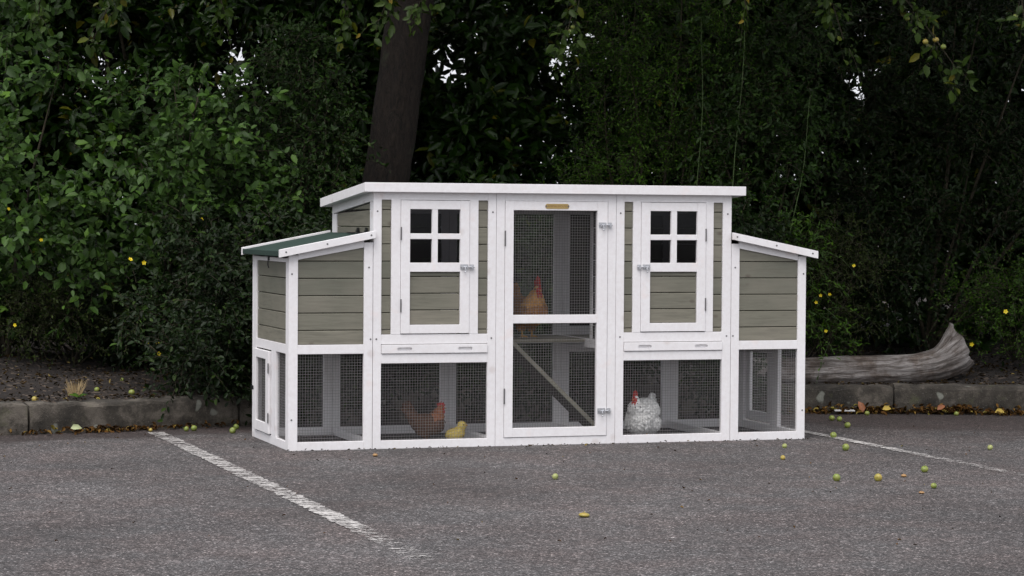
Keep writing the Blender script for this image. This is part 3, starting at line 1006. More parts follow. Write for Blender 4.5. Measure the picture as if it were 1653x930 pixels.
# ================================================================= LOG
def make_log():
    path = [(.75, 13.55, .19, .085), (1.1, 13.60, .205, .080), (1.5, 13.66, .215, .078), (1.85, 13.70, .222, .078), (2.1, 13.71, .228, .079), (2.28, 13.72, .240, .082), (2.40, 13.73, .262, .088), (2.48, 13.73, .295, .092), (2.54, 13.73, .325, .090), (2.575, 13.73, .340, .072)]
    # resample finely
    P_ = np.array(path); P_[:, 1] -= .13; P_[:, 2] -= .012; P_[:, 3] *= 1.06; t = np.linspace(0, 1, len(P_)); tt = np.linspace(0, 1, 90)
    Q = np.stack([np.interp(tt, t, P_[:, k]) for k in range(4)], 1)
    for _ in range(6):
        Q[1:-1] = (Q[:-2] + Q[1:-1] * 2 + Q[2:]) / 4
    bm = B(); seg = 72; rings = []; uvl = bm.loops.layers.uv.new('UVMap')
    ln = 0; info = {}
    for i in range(len(Q)):
        p = Vector(Q[i, :3]); d = Vector(Q[min(i + 1, 89), :3]) - Vector(Q[max(i - 1, 0), :3]); d.normalize()
        a = d.cross(Vector((0, 0, 1))).normalized(); b = a.cross(d).normalized()
        if i: ln += (p - Vector(Q[i - 1, :3])).length
        ring = []
        for k in range(seg):
            th = 2 * math.pi * k / seg
            tw = th + ln * .5
            r = Q[i, 3] * (1 + .045 * math.sin(3 * tw + ln * 2) + .010 * math.sin(11 * tw + 2.2 * math.sin(ln * 3)) + .010 * math.sin(23 * tw + 3 * math.sin(ln * 5)) + .012 * math.sin(17 * tw + 5 * math.sin(ln * 2.3 + 1)) + .03 * math.sin(ln * 9 + 2 * th))
            q = p + a * math.cos(th) * r + b * math.sin(th) * r
            e = max(0, (i - 62) / 27)
            spike = max(0, math.cos(th + math.pi / 2 - .1 if False else th - math.pi / 2 + .1)) ** 1.5
            q += Vector((-.070, 0, .095)) * spike * e ** 1.2
            q += d * (.010 * math.sin(4 * th) + .004 * math.sin(13 * th + 1)) * e ** 3
            v = bm.verts.new(q); info[v] = (ln, k / seg); ring.append(v)
        rings.append(ring)
    for i in range(len(rings) - 1):
        for k in range(seg):
            f_ = bm.faces.new((rings[i][k], rings[i][(k + 1) % seg], rings[i + 1][(k + 1) % seg], rings[i + 1][k]))
            f_.smooth = True
            for lp, (uu, vv) in zip(f_.loops, ((info[rings[i][k]][0], k / seg), (info[rings[i][k]][0], (k + 1) / seg), (info[rings[i + 1][k]][0], (k + 1) / seg), (info[rings[i + 1][k]][0], k / seg))):
                lp[uvl].uv = (uu, vv)
    # hollow, ragged broken end
    prev = rings[-1]
    cen = sum((v.co for v in prev), Vector()) / seg
    for q, (sh, back) in enumerate(((.82, .012), (.55, .045), (.2, .07))):
        dirv = (Vector(Q[-1, :3]) - Vector(Q[-4, :3])).normalized()
        ring = [bm.verts.new(cen + (v.co - cen) * sh - dirv * back * random.uniform(.6, 1.3)) for v in rings[-1]]
        for k in range(seg):
            f_ = bm.faces.new((prev[k], prev[(k + 1) % seg], ring[(k + 1) % seg], ring[k]))
            for lp in f_.loops: lp[uvl].uv = (q * .1 + random.random() * .05, k / seg)
        prev = ring
    bm.faces.new(prev)
    bm.faces.new(rings[0][::-1])
    return obj('fallen_log', bm, LOGM)
lg = make_log()
tag(lg, 'weathered grey fallen log with a raised broken end lying behind the kerb', 'log')

# ================================================================= FOLIAGE
LEAF8 = dict(v=np.array([(0, 0, 0), (1, 0, -.10), (.32, 0, -.01), (.70, 0, -.03), (.28, .44, .09), (.68, .38, .06), (.28, -.44, .09), (.68, -.38, .06)]),
             f=[(0, 2, 4), (2, 3, 5, 4), (3, 1, 5), (0, 6, 2), (2, 6, 7, 3), (3, 7, 1)])
LEAF4 = dict(v=np.array([(0, 0, 0), (.5, .5, .10), (1, 0, -.05), (.5, -.5, .10)]), f=[(0, 1, 2), (0, 2, 3)])
LEAF6 = dict(v=np.array([(0, 0, 0), (.30, .42, .08), (.72, .34, .06), (1, 0, -.08), (.72, -.34, .06), (.30, -.42, .08)]), f=[(0, 3, 2, 1), (0, 5, 4, 3)])

def unit(a): return a / np.maximum(np.linalg.norm(a, axis=-1, keepdims=True), 1e-9)

def leaf_geo(P, Dv, Nv, L, Wd, T):
    Dv = unit(Dv); Nv = unit(Nv - Dv * np.sum(Nv * Dv, -1, keepdims=True)); S = np.cross(Nv, Dv)
    t = T['v']
    V = P[:, None] + Dv[:, None] * (t[None, :, 0:1] * L[:, None, None]) + S[:, None] * (t[None, :, 1:2] * Wd[:, None, None]) + Nv[:, None] * (t[None, :, 2:3] * L[:, None, None])
    n, k = len(P), len(t)
    lp = np.concatenate([np.array(f) for f in T['f']]); tot = np.array([len(f) for f in T['f']])
    loops = (np.arange(n)[:, None] * k + lp[None]).ravel()
    return V.reshape(-1, 3), loops, np.tile(tot, n)

def twig_geo(A, Bq, r):
    """three-sided tapered prisms"""
    d = unit(Bq - A); a = unit(np.cross(d, np.array([.3, .2, .93]))); b = np.cross(d, a)
    V = []
    for k in range(3):
        th = 2 * math.pi * k / 3; V.append(A + (a * math.cos(th) + b * math.sin(th)) * r[:, None])
    for k in range(3):
        th = 2 * math.pi * k / 3; V.append(Bq + (a * math.cos(th) + b * math.sin(th)) * r[:, None] * .45)
    V = np.stack(V, 1); n = len(A)
    lp = np.array([0, 1, 4, 3, 1, 2, 5, 4, 2, 0, 3, 5])
    return V.reshape(-1, 3), (np.arange(n)[:, None] * 6 + lp[None]).ravel(), np.full(n * 3, 4)

def merge(gs):
    V = []; Lp = []; T = []; M_ = []; off = 0
    for (v, l, t, mi) in gs:
        V.append(v); Lp.append(l + off); T.append(t); M_.append(np.full(len(t), mi)); off += len(v)
    return np.concatenate(V), np.concatenate(Lp), np.concatenate(T), np.concatenate(M_)

def spray_leaves(O, Dr, SL, k, leaf, width, T, r, droop=.25, upn=.8, outn=(0, -.6, 0), jit=.45, side=.8, twig_r=.0022):
    """twigs from O along Dr (length SL) carrying k alternate leaves"""
    n = len(O)
    Dr = unit(Dr)
    rv = unit(r.normal(size=(n, 3))); S = unit(np.cross(Dr, rv))
    tt = (np.arange(k) + .7) / k
    P = O[:, None] + Dr[:, None] * (SL[:, None, None] * tt[None, :, None]) - np.array([0, 0, 1.]) * (droop * SL[:, None, None] * tt[None, :, None] ** 2)
    P = P + r.normal(size=P.shape) * leaf * .12
    ang = np.arange(k) * 2.4
    S2 = np.cross(Dr, S)
    sd = S[:, None] * np.cos(ang)[None, :, None] + S2[:, None] * np.sin(ang)[None, :, None]
    LD = Dr[:, None] * .6 + sd * side + r.normal(size=P.shape) * .22 - np.array([0, 0, .25])
    LN = np.array([0, 0, upn]) + np.array(outn) + r.normal(size=P.shape) * jit
    m_ = n * k
    Ls = leaf * (.45 + .85 * r.random(m_)); Ws = width * Ls / leaf * (.85 + .3 * r.random(m_))
    gl = leaf_geo(P.reshape(m_, 3), LD.reshape(m_, 3), LN.reshape(m_, 3), Ls, Ws, T)
    E_ = O + Dr * SL[:, None] - np.array([0, 0, 1.]) * (droop * SL[:, None])
    Md = O + Dr * (SL * .5)[:, None] - np.array([0, 0, 1.]) * (droop * SL * .25)[:, None]
    g1 = twig_geo(O, Md, np.full(n, twig_r)); g2 = twig_geo(Md, E_, np.full(n, twig_r * .55))
    return gl, g1, g2

def stems(root, base, tips, r0, mat, rnd, name='branch', n_each=6):
    """tapered limbs from the base to each tip"""
    bm = B()
    base = Vector(base)
    for t in tips:
        t = Vector(t)
        mid = base.lerp(t, .5) + Vector((rnd.uniform(-.12, .12), rnd.uniform(-.12, .12), rnd.uniform(-.02, .18)))
        pts = []; rad = []
        for i in range(n_each + 1):
            q = i / n_each
            p = base.lerp(mid, q).lerp(mid.lerp(t, q), q)
            pts.append(p + Vector((rnd.uniform(-.012, .012), rnd.uniform(-.012, .012), 0))); rad.append(r0 * (1 - q * .8))
        tube(bm, pts, rad, 6, True)
    return obj(name, bm, mat, root, smooth=True)

def bush(name, label, cat, lumps, nspray, SL, k, leaf, width, T, mat, seed, base=None, group=None, holes=(), flat=None, twigmat=None, stem_r=.02, clumps=7, csize=.15, **kw):
    r = np.random.default_rng(seed); rnd = random.Random(seed)
    c = np.array([l[0] for l in lumps], float); rad = np.array([l[1] for l in lumps], float)
    vol = np.prod(rad, 1) ** .7; pk = r.choice(len(lumps), nspray, p=vol / vol.sum())
    nc = clumps * len(lumps); ck = r.choice(len(lumps), nc, p=vol / vol.sum())
    cv = unit(r.normal(size=(nc, 3)) + np.array([0, -.3, .1])); CC = c[ck] + cv * rad[ck] * (.55 + .5 * r.random((nc, 1)))
    cr_ = csize * (.6 + .8 * r.random(nc))
    pk = r.integers(0, nc, nspray)
    inner = r.random(nspray) < .18
    dv = unit(r.normal(size=(nspray, 3)) + np.array([0, -.25, .25]))
    O = CC[pk] + dv * (cr_[pk] * r.random(nspray) ** .4)[:, None] * np.array([1, 1, .75])
    Oi = c[ck[pk]] + dv * rad[ck[pk]] * (r.random(nspray) ** .5)[:, None]
    O = np.where(inner[:, None], Oi, O); pk = ck[pk]
    Dr = dv / rad[pk] * rad[pk].mean(1, keepdims=True) + r.normal(size=(nspray, 3)) * .5 + np.array([0, -.1, .35])
    keep = O[:, 2] > (.16 if lumps[0][0][2] > .4 else .03)
    for (hx, hz, hr) in holes:
        keep &= ((O[:, 0] - hx + .03) ** 2 + (O[:, 2] - hz + .06) ** 2) > (hr + (.10 if hx < 0 else .07)) ** 2
    O, Dr = O[keep], Dr[keep]
    L_ = SL * (.6 + .8 * r.random(len(O)))
    gl, g1, g2 = spray_leaves(O, Dr, L_, k, leaf, width, T, r, **kw)
    if base is None: base = (c[:, 0].mean(), c[:, 1].mean(), soil_z(c[:, 0].mean(), c[:, 1].mean()) - .02)
    root = empty(name, base)
    tag(root, label, cat, group)
    bv = np.array(base)
    V, Lp, T_, M_ = merge([(gl[0] - bv, gl[1], gl[2], 0)])
    fo_ = np_mesh('foliage', V, Lp, T_, [mat], root, M_)
    V, Lp, T_, M_ = merge([(g1[0] - bv, g1[1], g1[2], 0), (g2[0] - bv, g2[1], g2[2], 0)])
    np_mesh('twigs', V, Lp, T_, [twigmat or TWIG], root, M_)
    tips = [(O[i] - bv) for i in r.choice(len(O), min(9, len(O)), replace=False)]
    stems(root, (0, 0, 0), tips, stem_r * .75, TWIG, rnd)
    return root

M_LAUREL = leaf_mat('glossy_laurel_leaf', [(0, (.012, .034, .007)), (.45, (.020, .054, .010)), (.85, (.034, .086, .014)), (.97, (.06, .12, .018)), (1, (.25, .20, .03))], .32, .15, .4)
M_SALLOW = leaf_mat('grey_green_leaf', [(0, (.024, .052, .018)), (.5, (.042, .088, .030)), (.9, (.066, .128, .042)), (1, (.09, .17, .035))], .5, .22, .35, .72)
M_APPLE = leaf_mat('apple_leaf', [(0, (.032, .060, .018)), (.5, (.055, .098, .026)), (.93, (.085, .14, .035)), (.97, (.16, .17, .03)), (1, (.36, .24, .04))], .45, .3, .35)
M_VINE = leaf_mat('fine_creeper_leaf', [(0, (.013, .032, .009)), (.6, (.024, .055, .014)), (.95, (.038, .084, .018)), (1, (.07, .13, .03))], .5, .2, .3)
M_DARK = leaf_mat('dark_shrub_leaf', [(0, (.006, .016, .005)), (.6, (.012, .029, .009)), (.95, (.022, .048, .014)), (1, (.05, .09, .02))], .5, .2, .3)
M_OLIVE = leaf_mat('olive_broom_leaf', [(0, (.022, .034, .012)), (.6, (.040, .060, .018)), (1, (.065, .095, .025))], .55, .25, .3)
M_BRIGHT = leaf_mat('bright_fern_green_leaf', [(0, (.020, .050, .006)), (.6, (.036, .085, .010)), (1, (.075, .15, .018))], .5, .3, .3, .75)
M_YELLOW = simple('yellow_petal', (.75, .60, .02), .5)

# cherry laurel hedge, thick low down, thinner and gappy towards its top
HOLES = [(-2.55, 2.02, .085), (-1.66, 2.16, .10), (-1.78, 1.93, .075), (2.22, 1.93, .10), (1.52, 1.98, .05), (.45, 2.22, .05), (.30, 1.98, .045), (-.36, 2.0, .06), (-2.2, 1.78, .04)]
spots = [(-4.3, 15.3), (-3.25, 15.2), (-2.2, 15.25), (-1.2, 15.3), (-.2, 15.35), (.85, 15.4), (1.9, 15.5), (2.95, 15.5), (4.1, 15.5)]
where = ['leftmost laurel bush of the hedge, cut by the picture edge', 'glossy laurel bush rising behind the round-leaved shrub at far left', 'glossy laurel bush with bright sky gaps left of the tree trunk', 'glossy laurel bush directly behind the left of the tree trunk', 'glossy dark laurel bush just right of the tree trunk', 'large-leaved dark laurel bush behind the middle of the coop roof', 'dark laurel bush behind the right end of the coop roof', 'dark laurel bush behind the broken end of the log', 'rightmost laurel bush of the hedge, cut by the picture edge']
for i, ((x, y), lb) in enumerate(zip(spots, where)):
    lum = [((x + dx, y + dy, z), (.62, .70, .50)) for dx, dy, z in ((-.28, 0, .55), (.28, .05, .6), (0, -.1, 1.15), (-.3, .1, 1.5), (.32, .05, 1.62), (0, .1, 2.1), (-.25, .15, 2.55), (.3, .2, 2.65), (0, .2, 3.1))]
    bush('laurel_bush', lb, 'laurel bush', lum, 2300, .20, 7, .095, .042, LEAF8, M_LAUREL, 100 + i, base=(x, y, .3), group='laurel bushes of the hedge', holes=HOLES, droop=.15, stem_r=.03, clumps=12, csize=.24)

HOLES2 = [(x * 1.13, 1.04 + (z - 1.04) * 1.13, r_) for (x, z, r_) in HOLES]
wl = ['at the far left', 'left of the sky gaps', 'behind the sky gaps left of the tree trunk', 'right of the tree trunk', 'above the right half of the coop', 'above the fallen log', 'at the far right']
for i, x in enumerate((-4.6, -3.1, -1.6, .0, 1.6, 3.1, 4.6)):  # tree row added to block back light; gaps lined up with the camera
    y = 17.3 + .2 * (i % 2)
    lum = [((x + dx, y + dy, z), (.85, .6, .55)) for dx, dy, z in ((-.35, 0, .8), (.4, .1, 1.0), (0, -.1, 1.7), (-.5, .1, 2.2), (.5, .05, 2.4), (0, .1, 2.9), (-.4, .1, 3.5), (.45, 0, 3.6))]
    bush('added_back_tree', 'added sky-blocking tree behind the laurel hedge, ' + wl[i], 'tree', lum, 1500, .25, 7, .12, .065, LEAF6, M_DARK, 300 + i, base=(x, y, .3), group='added trees behind the laurel hedge', holes=HOLES2, droop=.2, stem_r=.05, clumps=12, csize=.32)

# ---------------- crab apple tree: leaning trunk, limbs, overhead crown, hanging boughs with fruit
def make_tree():
    rnd = random.Random(4)
    root = empty('crab_apple_tree', (-.93, 13.95, .2))
    tag(root, 'crab apple tree with a thick dark leaning trunk rising behind the coop', 'tree')
    bv = np.array(root.location)
    bm = B()
    path = [(-.95, 13.95, .10, .165), (-.90, 13.95, .5, .142), (-.83, 13.98, .9, .132), (-.735, 14.0, 1.28, .128), (-.68, 14.0, 1.7, .126), (-.60, 14.0, 2.3, .125), (-.52, 14.0, 2.8, .125), (-.46, 14.0, 3.3, .13)]
    P_ = np.array(path); t = np.linspace(0, 1, len(P_)); tt = np.linspace(0, 1, 70)
    Q = np.stack([np.interp(tt, t, P_[:, k]) for k in range(4)], 1)
    for _ in range(8): Q[1:-1] = (Q[:-2] + 2 * Q[1:-1] + Q[2:]) / 4
    seg = 60; rings = []
    for i in range(70):
        ring = []
        for k in range(seg):
            th = 2 * math.pi * k / seg; z = Q[i, 2]
            r = Q[i, 3] * (1 + .05 * math.sin(2 * th + z) + .035 * math.sin(5 * th + 1.3 * z) + .012 * math.sin(14 * th + 2.5 * math.sin(z * 4)) * math.sin(z * 11 + 2 * th) + .010 * math.sin(27 * th + 2 * math.sin(z * 9)) * math.sin(z * 23 + th) + .015 * math.sin(z * 17 + th * 3) + random.uniform(-.012, .012))
            ring.append(bm.verts.new((Q[i, 0] + r * math.cos(th) - bv[0], Q[i, 1] + r * math.sin(th) - bv[1], z - bv[2])))
        rings.append(ring)
    for a, b in zip(rings[:-1], rings[1:]):
        for k in range(seg): bm.faces.new((a[k], a[(k + 1) % seg], b[(k + 1) % seg], b[k]))
    bm.faces.new(rings[-1])
    obj('trunk', bm, BARK, root, smooth=True)
    top = Vector((-.46, 14.0, 3.3)) - root.location
    limbs = [(-3.2, 13.2, 3.9), (-2.0, 12.9, 3.5), (-1.0, 12.7, 4.3), (.6, 12.9, 4.1), (1.9, 12.8, 3.6), (3.3, 13.0, 3.7), (-2.8, 14.8, 4.4), (.9, 15.3, 4.6), (2.8, 14.9, 4.2), (-.4, 14.2, 5.4), (4.3, 13.6, 3.9)]
    for q in limbs:
        bm = B(); e = Vector(q) - root.location; mid = top.lerp(e, .5) + Vector((0, 0, .25))
        pts = [top.lerp(mid, s).lerp(mid.lerp(e, s), s) for s in [i / 10 for i in range(11)]]
        tube(bm, pts, [.075 * (1 - .82 * i / 10) for i in range(11)], 8)
        obj('limb', bm, BARK, root, smooth=True)
    # crown
    r = np.random.default_rng(77)
    lum = []
    for q in limbs:
        lum.append((q, (1.0, .85, .55)))
    lum += [((-3.9, 13.6, 3.5), (.9, .9, .5)), ((-1.4, 13.6, 3.35), (.9, .8, .42)), ((1.2, 13.7, 3.5), (1.0, .8, .45)), ((2.6, 13.3, 3.3), (.9, .8, .45)), ((.2, 13.3, 3.4), (.8, .7, .4)), ((3.7, 13.2, 3.2), (.9, .9, .55)), ((1.6, 12.2, 3.6), (1.0, .8, .4)), ((2.9, 12.2, 3.5), (1.0, .8, .4)), ((.8, 14.4, 3.4), (1.0, .9, .35)), ((2.4, 14.4, 3.4), (1.0, .9, .35)), ((-.8, 14.6, 3.5), (1, .9, .4))]
    c = np.array([l[0] for l in lum]); rad = np.array([l[1] for l in lum])
    n = 9000; pk = r.integers(0, len(lum), n); dv = unit(r.normal(size=(n, 3)))
    O = c[pk] + dv * rad[pk] * (r.random((n, 1)) ** .45)
    gl, g1, g2 = spray_leaves(O, dv + r.normal(size=(n, 3)) * .5, .22 * (.6 + .8 * r.random(n)), 8, .062, .034, LEAF6, r, droop=.4)
    gs = [(gl[0] - bv, gl[1], gl[2], 0)]
    tw = [(g1[0] - bv, g1[1], g1[2], 0), (g2[0] - bv, g2[1], g2[2], 0)]
    # boughs that hang down into view
    apples = []
    def bough(p, q, nl, sag=.10):
        p = Vector(p); q = Vector(q); mid = p.lerp(q, .5) + Vector((0, 0, sag))
        pts = [p.lerp(mid, s).lerp(mid.lerp(q, s), s) for s in [i / 10 for i in range(11)]]
        bm = B(); tube(bm, [v - root.location for v in pts], [.010 * (1 - .75 * i / 10) for i in range(11)], 6); obj('bough', bm, TWIG, root, smooth=True)
        idx = r.integers(2, 11, nl); Ob = np.array([pts[i] for i in idx]) + r.normal(size=(nl, 3)) * .02
        Dd = r.normal(size=(nl, 3)) * .8 + np.array((q - p).normalized()) * .7 + np.array([0, 0, -.35])
        a, b, c_ = spray_leaves(Ob, Dd, .11 * (.6 + .8 * r.random(nl)), 6, .058, .033, LEAF8, r, droop=.5, upn=.6)
        gs.append((a[0] - bv, a[1], a[2], 0)); tw.append((b[0] - bv, b[1], b[2], 0)); tw.append((c_[0] - bv, c_[1], c_[2], 0))
        return pts
    bs = []
    bs.append((bough((1.2, 12.7, 3.0), (2.31, 12.6, 1.86), 40, .25), (.35, 1.0), 10))
    bs.append((bough((1.4, 12.9, 3.0), (1.75, 12.8, 2.02), 22, .1), (.6, 1.0), 2))
    bs.append((bough((2.5, 12.4, 2.9), (2.62, 12.3, 1.93), 26, .1), (.4, .95), 8))
    bs.append((bough((-1.6, 12.9, 3.1), (-2.22, 12.7, 1.97), 34, .2), (.4, 1.0), 6))
    bs.append((bough((-2.4, 12.9, 3.1), (-2.5, 12.7, 2.12), 22, .15), (.5, 1.0), 3))
    bs.append((bough((-1.0, 13.2, 3.1), (-.9, 13.1, 2.18), 20, .1), (.5, 1.0), 2))
    bs.append((bough((-.3, 13.0, 3.1), (-.72, 13.0, 2.13), 30, .1), (.7, 1.0), 2))
    bs.append((bough((.0, 13.1, 3.1), (-.52, 13.0, 2.19), 24, .1), (.7, 1.0), 1))
    bs.append((bough((.6, 13.2, 3.2), (.27, 13.1, 1.98), 22, .1), (.6, 1.0), 2))
    bs.append((bough((-1.9, 13.2, 3.1), (-1.55, 13.1, 2.10), 20, .1), (.7, 1.0), 0))
    bs.append((bough((1.0, 12.9, 3.1), (1.25, 12.9, 2.16), 14, .1), (.7, 1.0), 1))
    V, Lp, T_, M_ = merge(gs); np_mesh('crown', V, Lp, T_, [M_APPLE], root, M_)
    V, Lp, T_, M_ = merge(tw); np_mesh('twigs', V, Lp, T_, [TWIG], root, M_)
    for pts, (s0, s1), na in bs:
        for _ in range(na):
            s = rnd.uniform(s0, s1) * 10; p = pts[min(10, int(s))]
            apples.append(p + Vector((rnd.uniform(-.06, .06), rnd.uniform(-.06, .02), rnd.uniform(-.07, .0))))
    return root, apples
tree, hang = make_tree()

AP_G = apple_mat('green_crab_apple', (.14, .20, .035), (.24, .26, .06))
AP_Y = apple_mat('yellow_crab_apple', (.38, .27, .06), (.28, .26, .05))
AP_P = apple_mat('pale_crab_apple', (.32, .34, .13), (.25, .29, .09))
AP_B = apple_mat('browned_crab_apple', (.30, .17, .07), (.40, .24, .09))
def apple_mesh(name, r, squash=1.0, seed=0):
    rnd = random.Random(seed); bm = B()
    bmesh.ops.create_uvsphere(bm, u_segments=16, v_segments=12, radius=r)
    for v in bm.verts:
        h = math.hypot(v.co.x, v.co.y) / r
        v.co.z *= .92 * squash
        if v.co.z > 0: v.co.z -= r * .22 * math.exp(-(h / .28) ** 2) * squash
        else: v.co.z += r * .15 * math.exp(-(h / .25) ** 2) * squash
        v.co.x *= 1 + .04 * math.sin(seed); v.co += Vector((rnd.uniform(-1, 1), rnd.uniform(-1, 1), 0)) * r * .012
    tube(bm, [(0, 0, r * .66 * squash), (r * .1, 0, r * 1.15 * squash), (r * .25, 0, r * 1.5 * squash)], r * .06, 5)
    for f_ in bm.faces: f_.smooth = True
    me = bpy.data.meshes.new(name); bm.to_mesh(me); bm.free()
    return me
am = apple_mesh('apple', .0145, 1, 3); am.materials.append(AP_G)
am2 = apple_mesh('apple', .0145, 1, 8); am2.materials.append(AP_Y)
for i, p in enumerate(hang):
    o = bpy.data.objects.new('apple', am2 if i % 3 == 0 else am)
    o.parent = tree; o.location = p - tree.location; o.rotation_euler = (random.uniform(-.5, .5), random.uniform(-.5, .5), random.uniform(0, 6)); o.scale = [random.uniform(.8, 1.1)] * 3
    C.objects.link(o)

# ---------------- shrubs in front of the hedge
bush('round_leaved_shrub', 'tall grey-green round-leaved shrub at the far left edge behind the kerb', 'shrub',
     [((-2.75, 12.85, 1.05), (.50, .40, .38)), ((-2.55, 12.8, 1.5), (.42, .38, .34)), ((-2.35, 13.0, .85), (.40, .35, .30)), ((-3.1, 13.0, 1.6), (.5, .45, .5)), ((-2.9, 13.1, 2.1), (.5, .4, .35)), ((-2.95, 13.2, .6), (.4, .35, .25))],
     620, .16, 8, .058, .036, LEAF8, M_SALLOW, 201, base=(-2.75, 13.1, .2), droop=.2, clumps=8, csize=.12)
bush('round_leaved_shrub', 'grey-green round-leaved shrub with yellow blooms below, left of the coop roof', 'shrub',
     [((-1.85, 12.9, 1.22), (.36, .34, .30)), ((-1.62, 12.95, 1.50), (.34, .32, .26)), ((-2.05, 13.0, 1.62), (.32, .3, .28)), ((-1.5, 13.0, 1.1), (.30, .3, .28)), ((-1.95, 13.1, .8), (.3, .28, .2))],
     430, .15, 8, .054, .033, LEAF8, M_SALLOW, 202, base=(-1.8, 13.15, .2), droop=.2, clumps=8, csize=.11)
bush('dark_shrub', 'low dark shrub spilling over the kerb against the left end of the coop', 'shrub',
     [((-1.42, 12.42, .42), (.30, .22, .30)), ((-1.32, 12.45, .75), (.28, .22, .28)), ((-1.55, 12.6, .80), (.30, .25, .25)), ((-1.40, 12.12, .20), (.20, .12, .17)), ((-1.62, 12.15, .34), (.20, .14, .18)), ((-1.85, 12.6, .55), (.28, .2, .2)), ((-1.50, 12.15, .6), (.22, .16, .22))],
     1500, .13, 9, .032, .019, LEAF6, M_DARK, 203, base=(-1.42, 12.6, .15), droop=.25, stem_r=.012)
bush('climbing_creeper', 'fine-leaved creeper hanging in curtains left of the leaning tree trunk', 'creeper',
     [((-1.30, 13.35, 1.75), (.42, .30, .30)), ((-1.45, 13.3, 1.4), (.34, .28, .36)), ((-1.12, 13.4, 1.35), (.28, .26, .42)), ((-1.30, 13.3, 1.0), (.34, .28, .32)), ((-1.1, 13.35, .7), (.3, .3, .3))],
     1500, .16, 10, .030, .017, LEAF6, M_VINE, 204, base=(-1.25, 13.5, .2), droop=.55)
bush('broom_bush', 'low yellow-flowered fine-leaved bush behind the kerb at far left', 'shrub',
     [((-2.45, 13.0, .50), (.34, .28, .22)), ((-2.72, 12.9, .55), (.25, .25, .22)), ((-2.0, 13.1, .55), (.32, .25, .18))],
     620, .10, 10, .019, .010, LEAF4, M_OLIVE, 205, base=(-2.4, 13.1, .2), stem_r=.008)
bush('feathery_shrub', 'tall feathery lime-green tipped shrub behind the coop roof, right of centre', 'shrub',
     [((.62, 14.0, 2.15), (.48, .36, .34)), ((.95, 14.0, 1.85), (.42, .36, .32)), ((.45, 14.1, 1.75), (.36, .34, .30)), ((1.15, 14.0, 2.3), (.40, .36, .30)), ((.8, 14.1, 1.35), (.5, .35, .35)), ((.75, 14.1, .85), (.5, .35, .35))],
     2300, .15, 12, .024, .009, LEAF4, M_BRIGHT, 206, base=(.8, 14.25, .25), droop=.3)
bush('dark_shrub', 'dark shrub with upright shoots behind the right end of the coop roof', 'shrub',
     [((1.25, 13.75, 1.0), (.30, .25, .35)), ((1.4, 13.8, 1.5), (.32, .28, .35)), ((1.7, 13.9, 1.35), (.34, .3, .34)), ((1.55, 13.9, 1.95), (.36, .3, .3)), ((1.35, 13.8, .6), (.35, .25, .25))],
     950, .16, 9, .038, .018, LEAF6, M_VINE, 207, base=(1.45, 14.0, .25))
bush('dark_shrub', 'large dark shrub above the fallen log at the right', 'shrub',
     [((2.15, 14.3, 1.0), (.36, .3, .4)), ((2.35, 14.25, 1.55), (.38, .3, .35)), ((2.7, 14.2, 1.25), (.36, .3, .4)), ((2.75, 14.3, 1.85), (.4, .3, .35)), ((3.05, 14.2, .9), (.36, .3, .4)), ((2.0, 14.4, 1.9), (.4, .3, .3)), ((2.3, 14.1, .65), (.35, .2, .25)), ((3.2, 14.2, 1.6), (.4, .3, .4)), ((2.5, 14.2, 2.2), (.45, .3, .3)), ((3.3, 14.2, 2.2), (.45, .3, .3))],
     2300, .18, 9, .036, .017, LEAF6, M_DARK, 208, base=(2.5, 14.5, .25))
bush('broom_bush', 'olive fine-twigged bush with yellow flowers against the right end of the coop', 'shrub',
     [((1.72, 13.75, .78), (.26, .20, .22)), ((1.95, 13.85, .62), (.26, .20, .24)), ((1.62, 13.70, .50), (.20, .16, .20)), ((1.85, 13.9, .95), (.24, .2, .16))],
     900, .12, 11, .020, .008, LEAF4, M_OLIVE, 209, base=(1.8, 13.95, .25), stem_r=.008)
bush('fern_green_bush', 'bright green fine-leaved bush growing over the broken end of the log', 'shrub',
     [((2.82, 13.95, .50), (.26, .20, .22)), ((2.72, 14.0, .68), (.18, .18, .16)), ((3.05, 13.9, .62), (.22, .2, .26)), ((3.25, 13.95, .45), (.2, .2, .2))],
     900, .11, 11, .019, .009, LEAF4, M_BRIGHT, 210, base=(2.95, 14.1, .25), stem_r=.008)
bush('dark_shrub', 'low dark undergrowth behind the soil strip at the left', 'shrub',
     [((-2.9, 13.3, .45), (.35, .2, .25)), ((-2.4, 13.35, .5), (.35, .2, .25)), ((-1.95, 13.3, .48), (.32, .2, .25)), ((-3.3, 13.2, .5), (.35, .2, .25)), ((-1.65, 12.95, .42), (.2, .2, .2))],
     1500, .14, 9, .034, .018, LEAF6, M_DARK, 215, base=(-2.4, 13.5, .2), stem_r=.012)
bush('creeper', 'green creeper trailing over the log beside the coop', 'creeper',
     [((1.66, 13.55, .50), (.10, .08, .24)), ((1.78, 13.52, .36), (.12, .07, .09)), ((1.62, 13.5, .92), (.12, .08, .14))],
     130, .15, 9, .032, .011, LEAF6, M_BRIGHT, 211, base=(1.6, 13.62, .2), droop=.6, stem_r=.004, twigmat=GREENTWIG)
bush('leafy_sapling', 'small bright-leaved sapling low in front of the dark shrubs at left', 'sapling',
     [((-1.62, 12.5, .52), (.10, .08, .10)), ((-1.9, 12.6, .42), (.14, .1, .08))],
     26, .12, 7, .040, .018, LEAF8, M_SALLOW, 212, base=(-1.72, 12.6, .16), stem_r=.004)

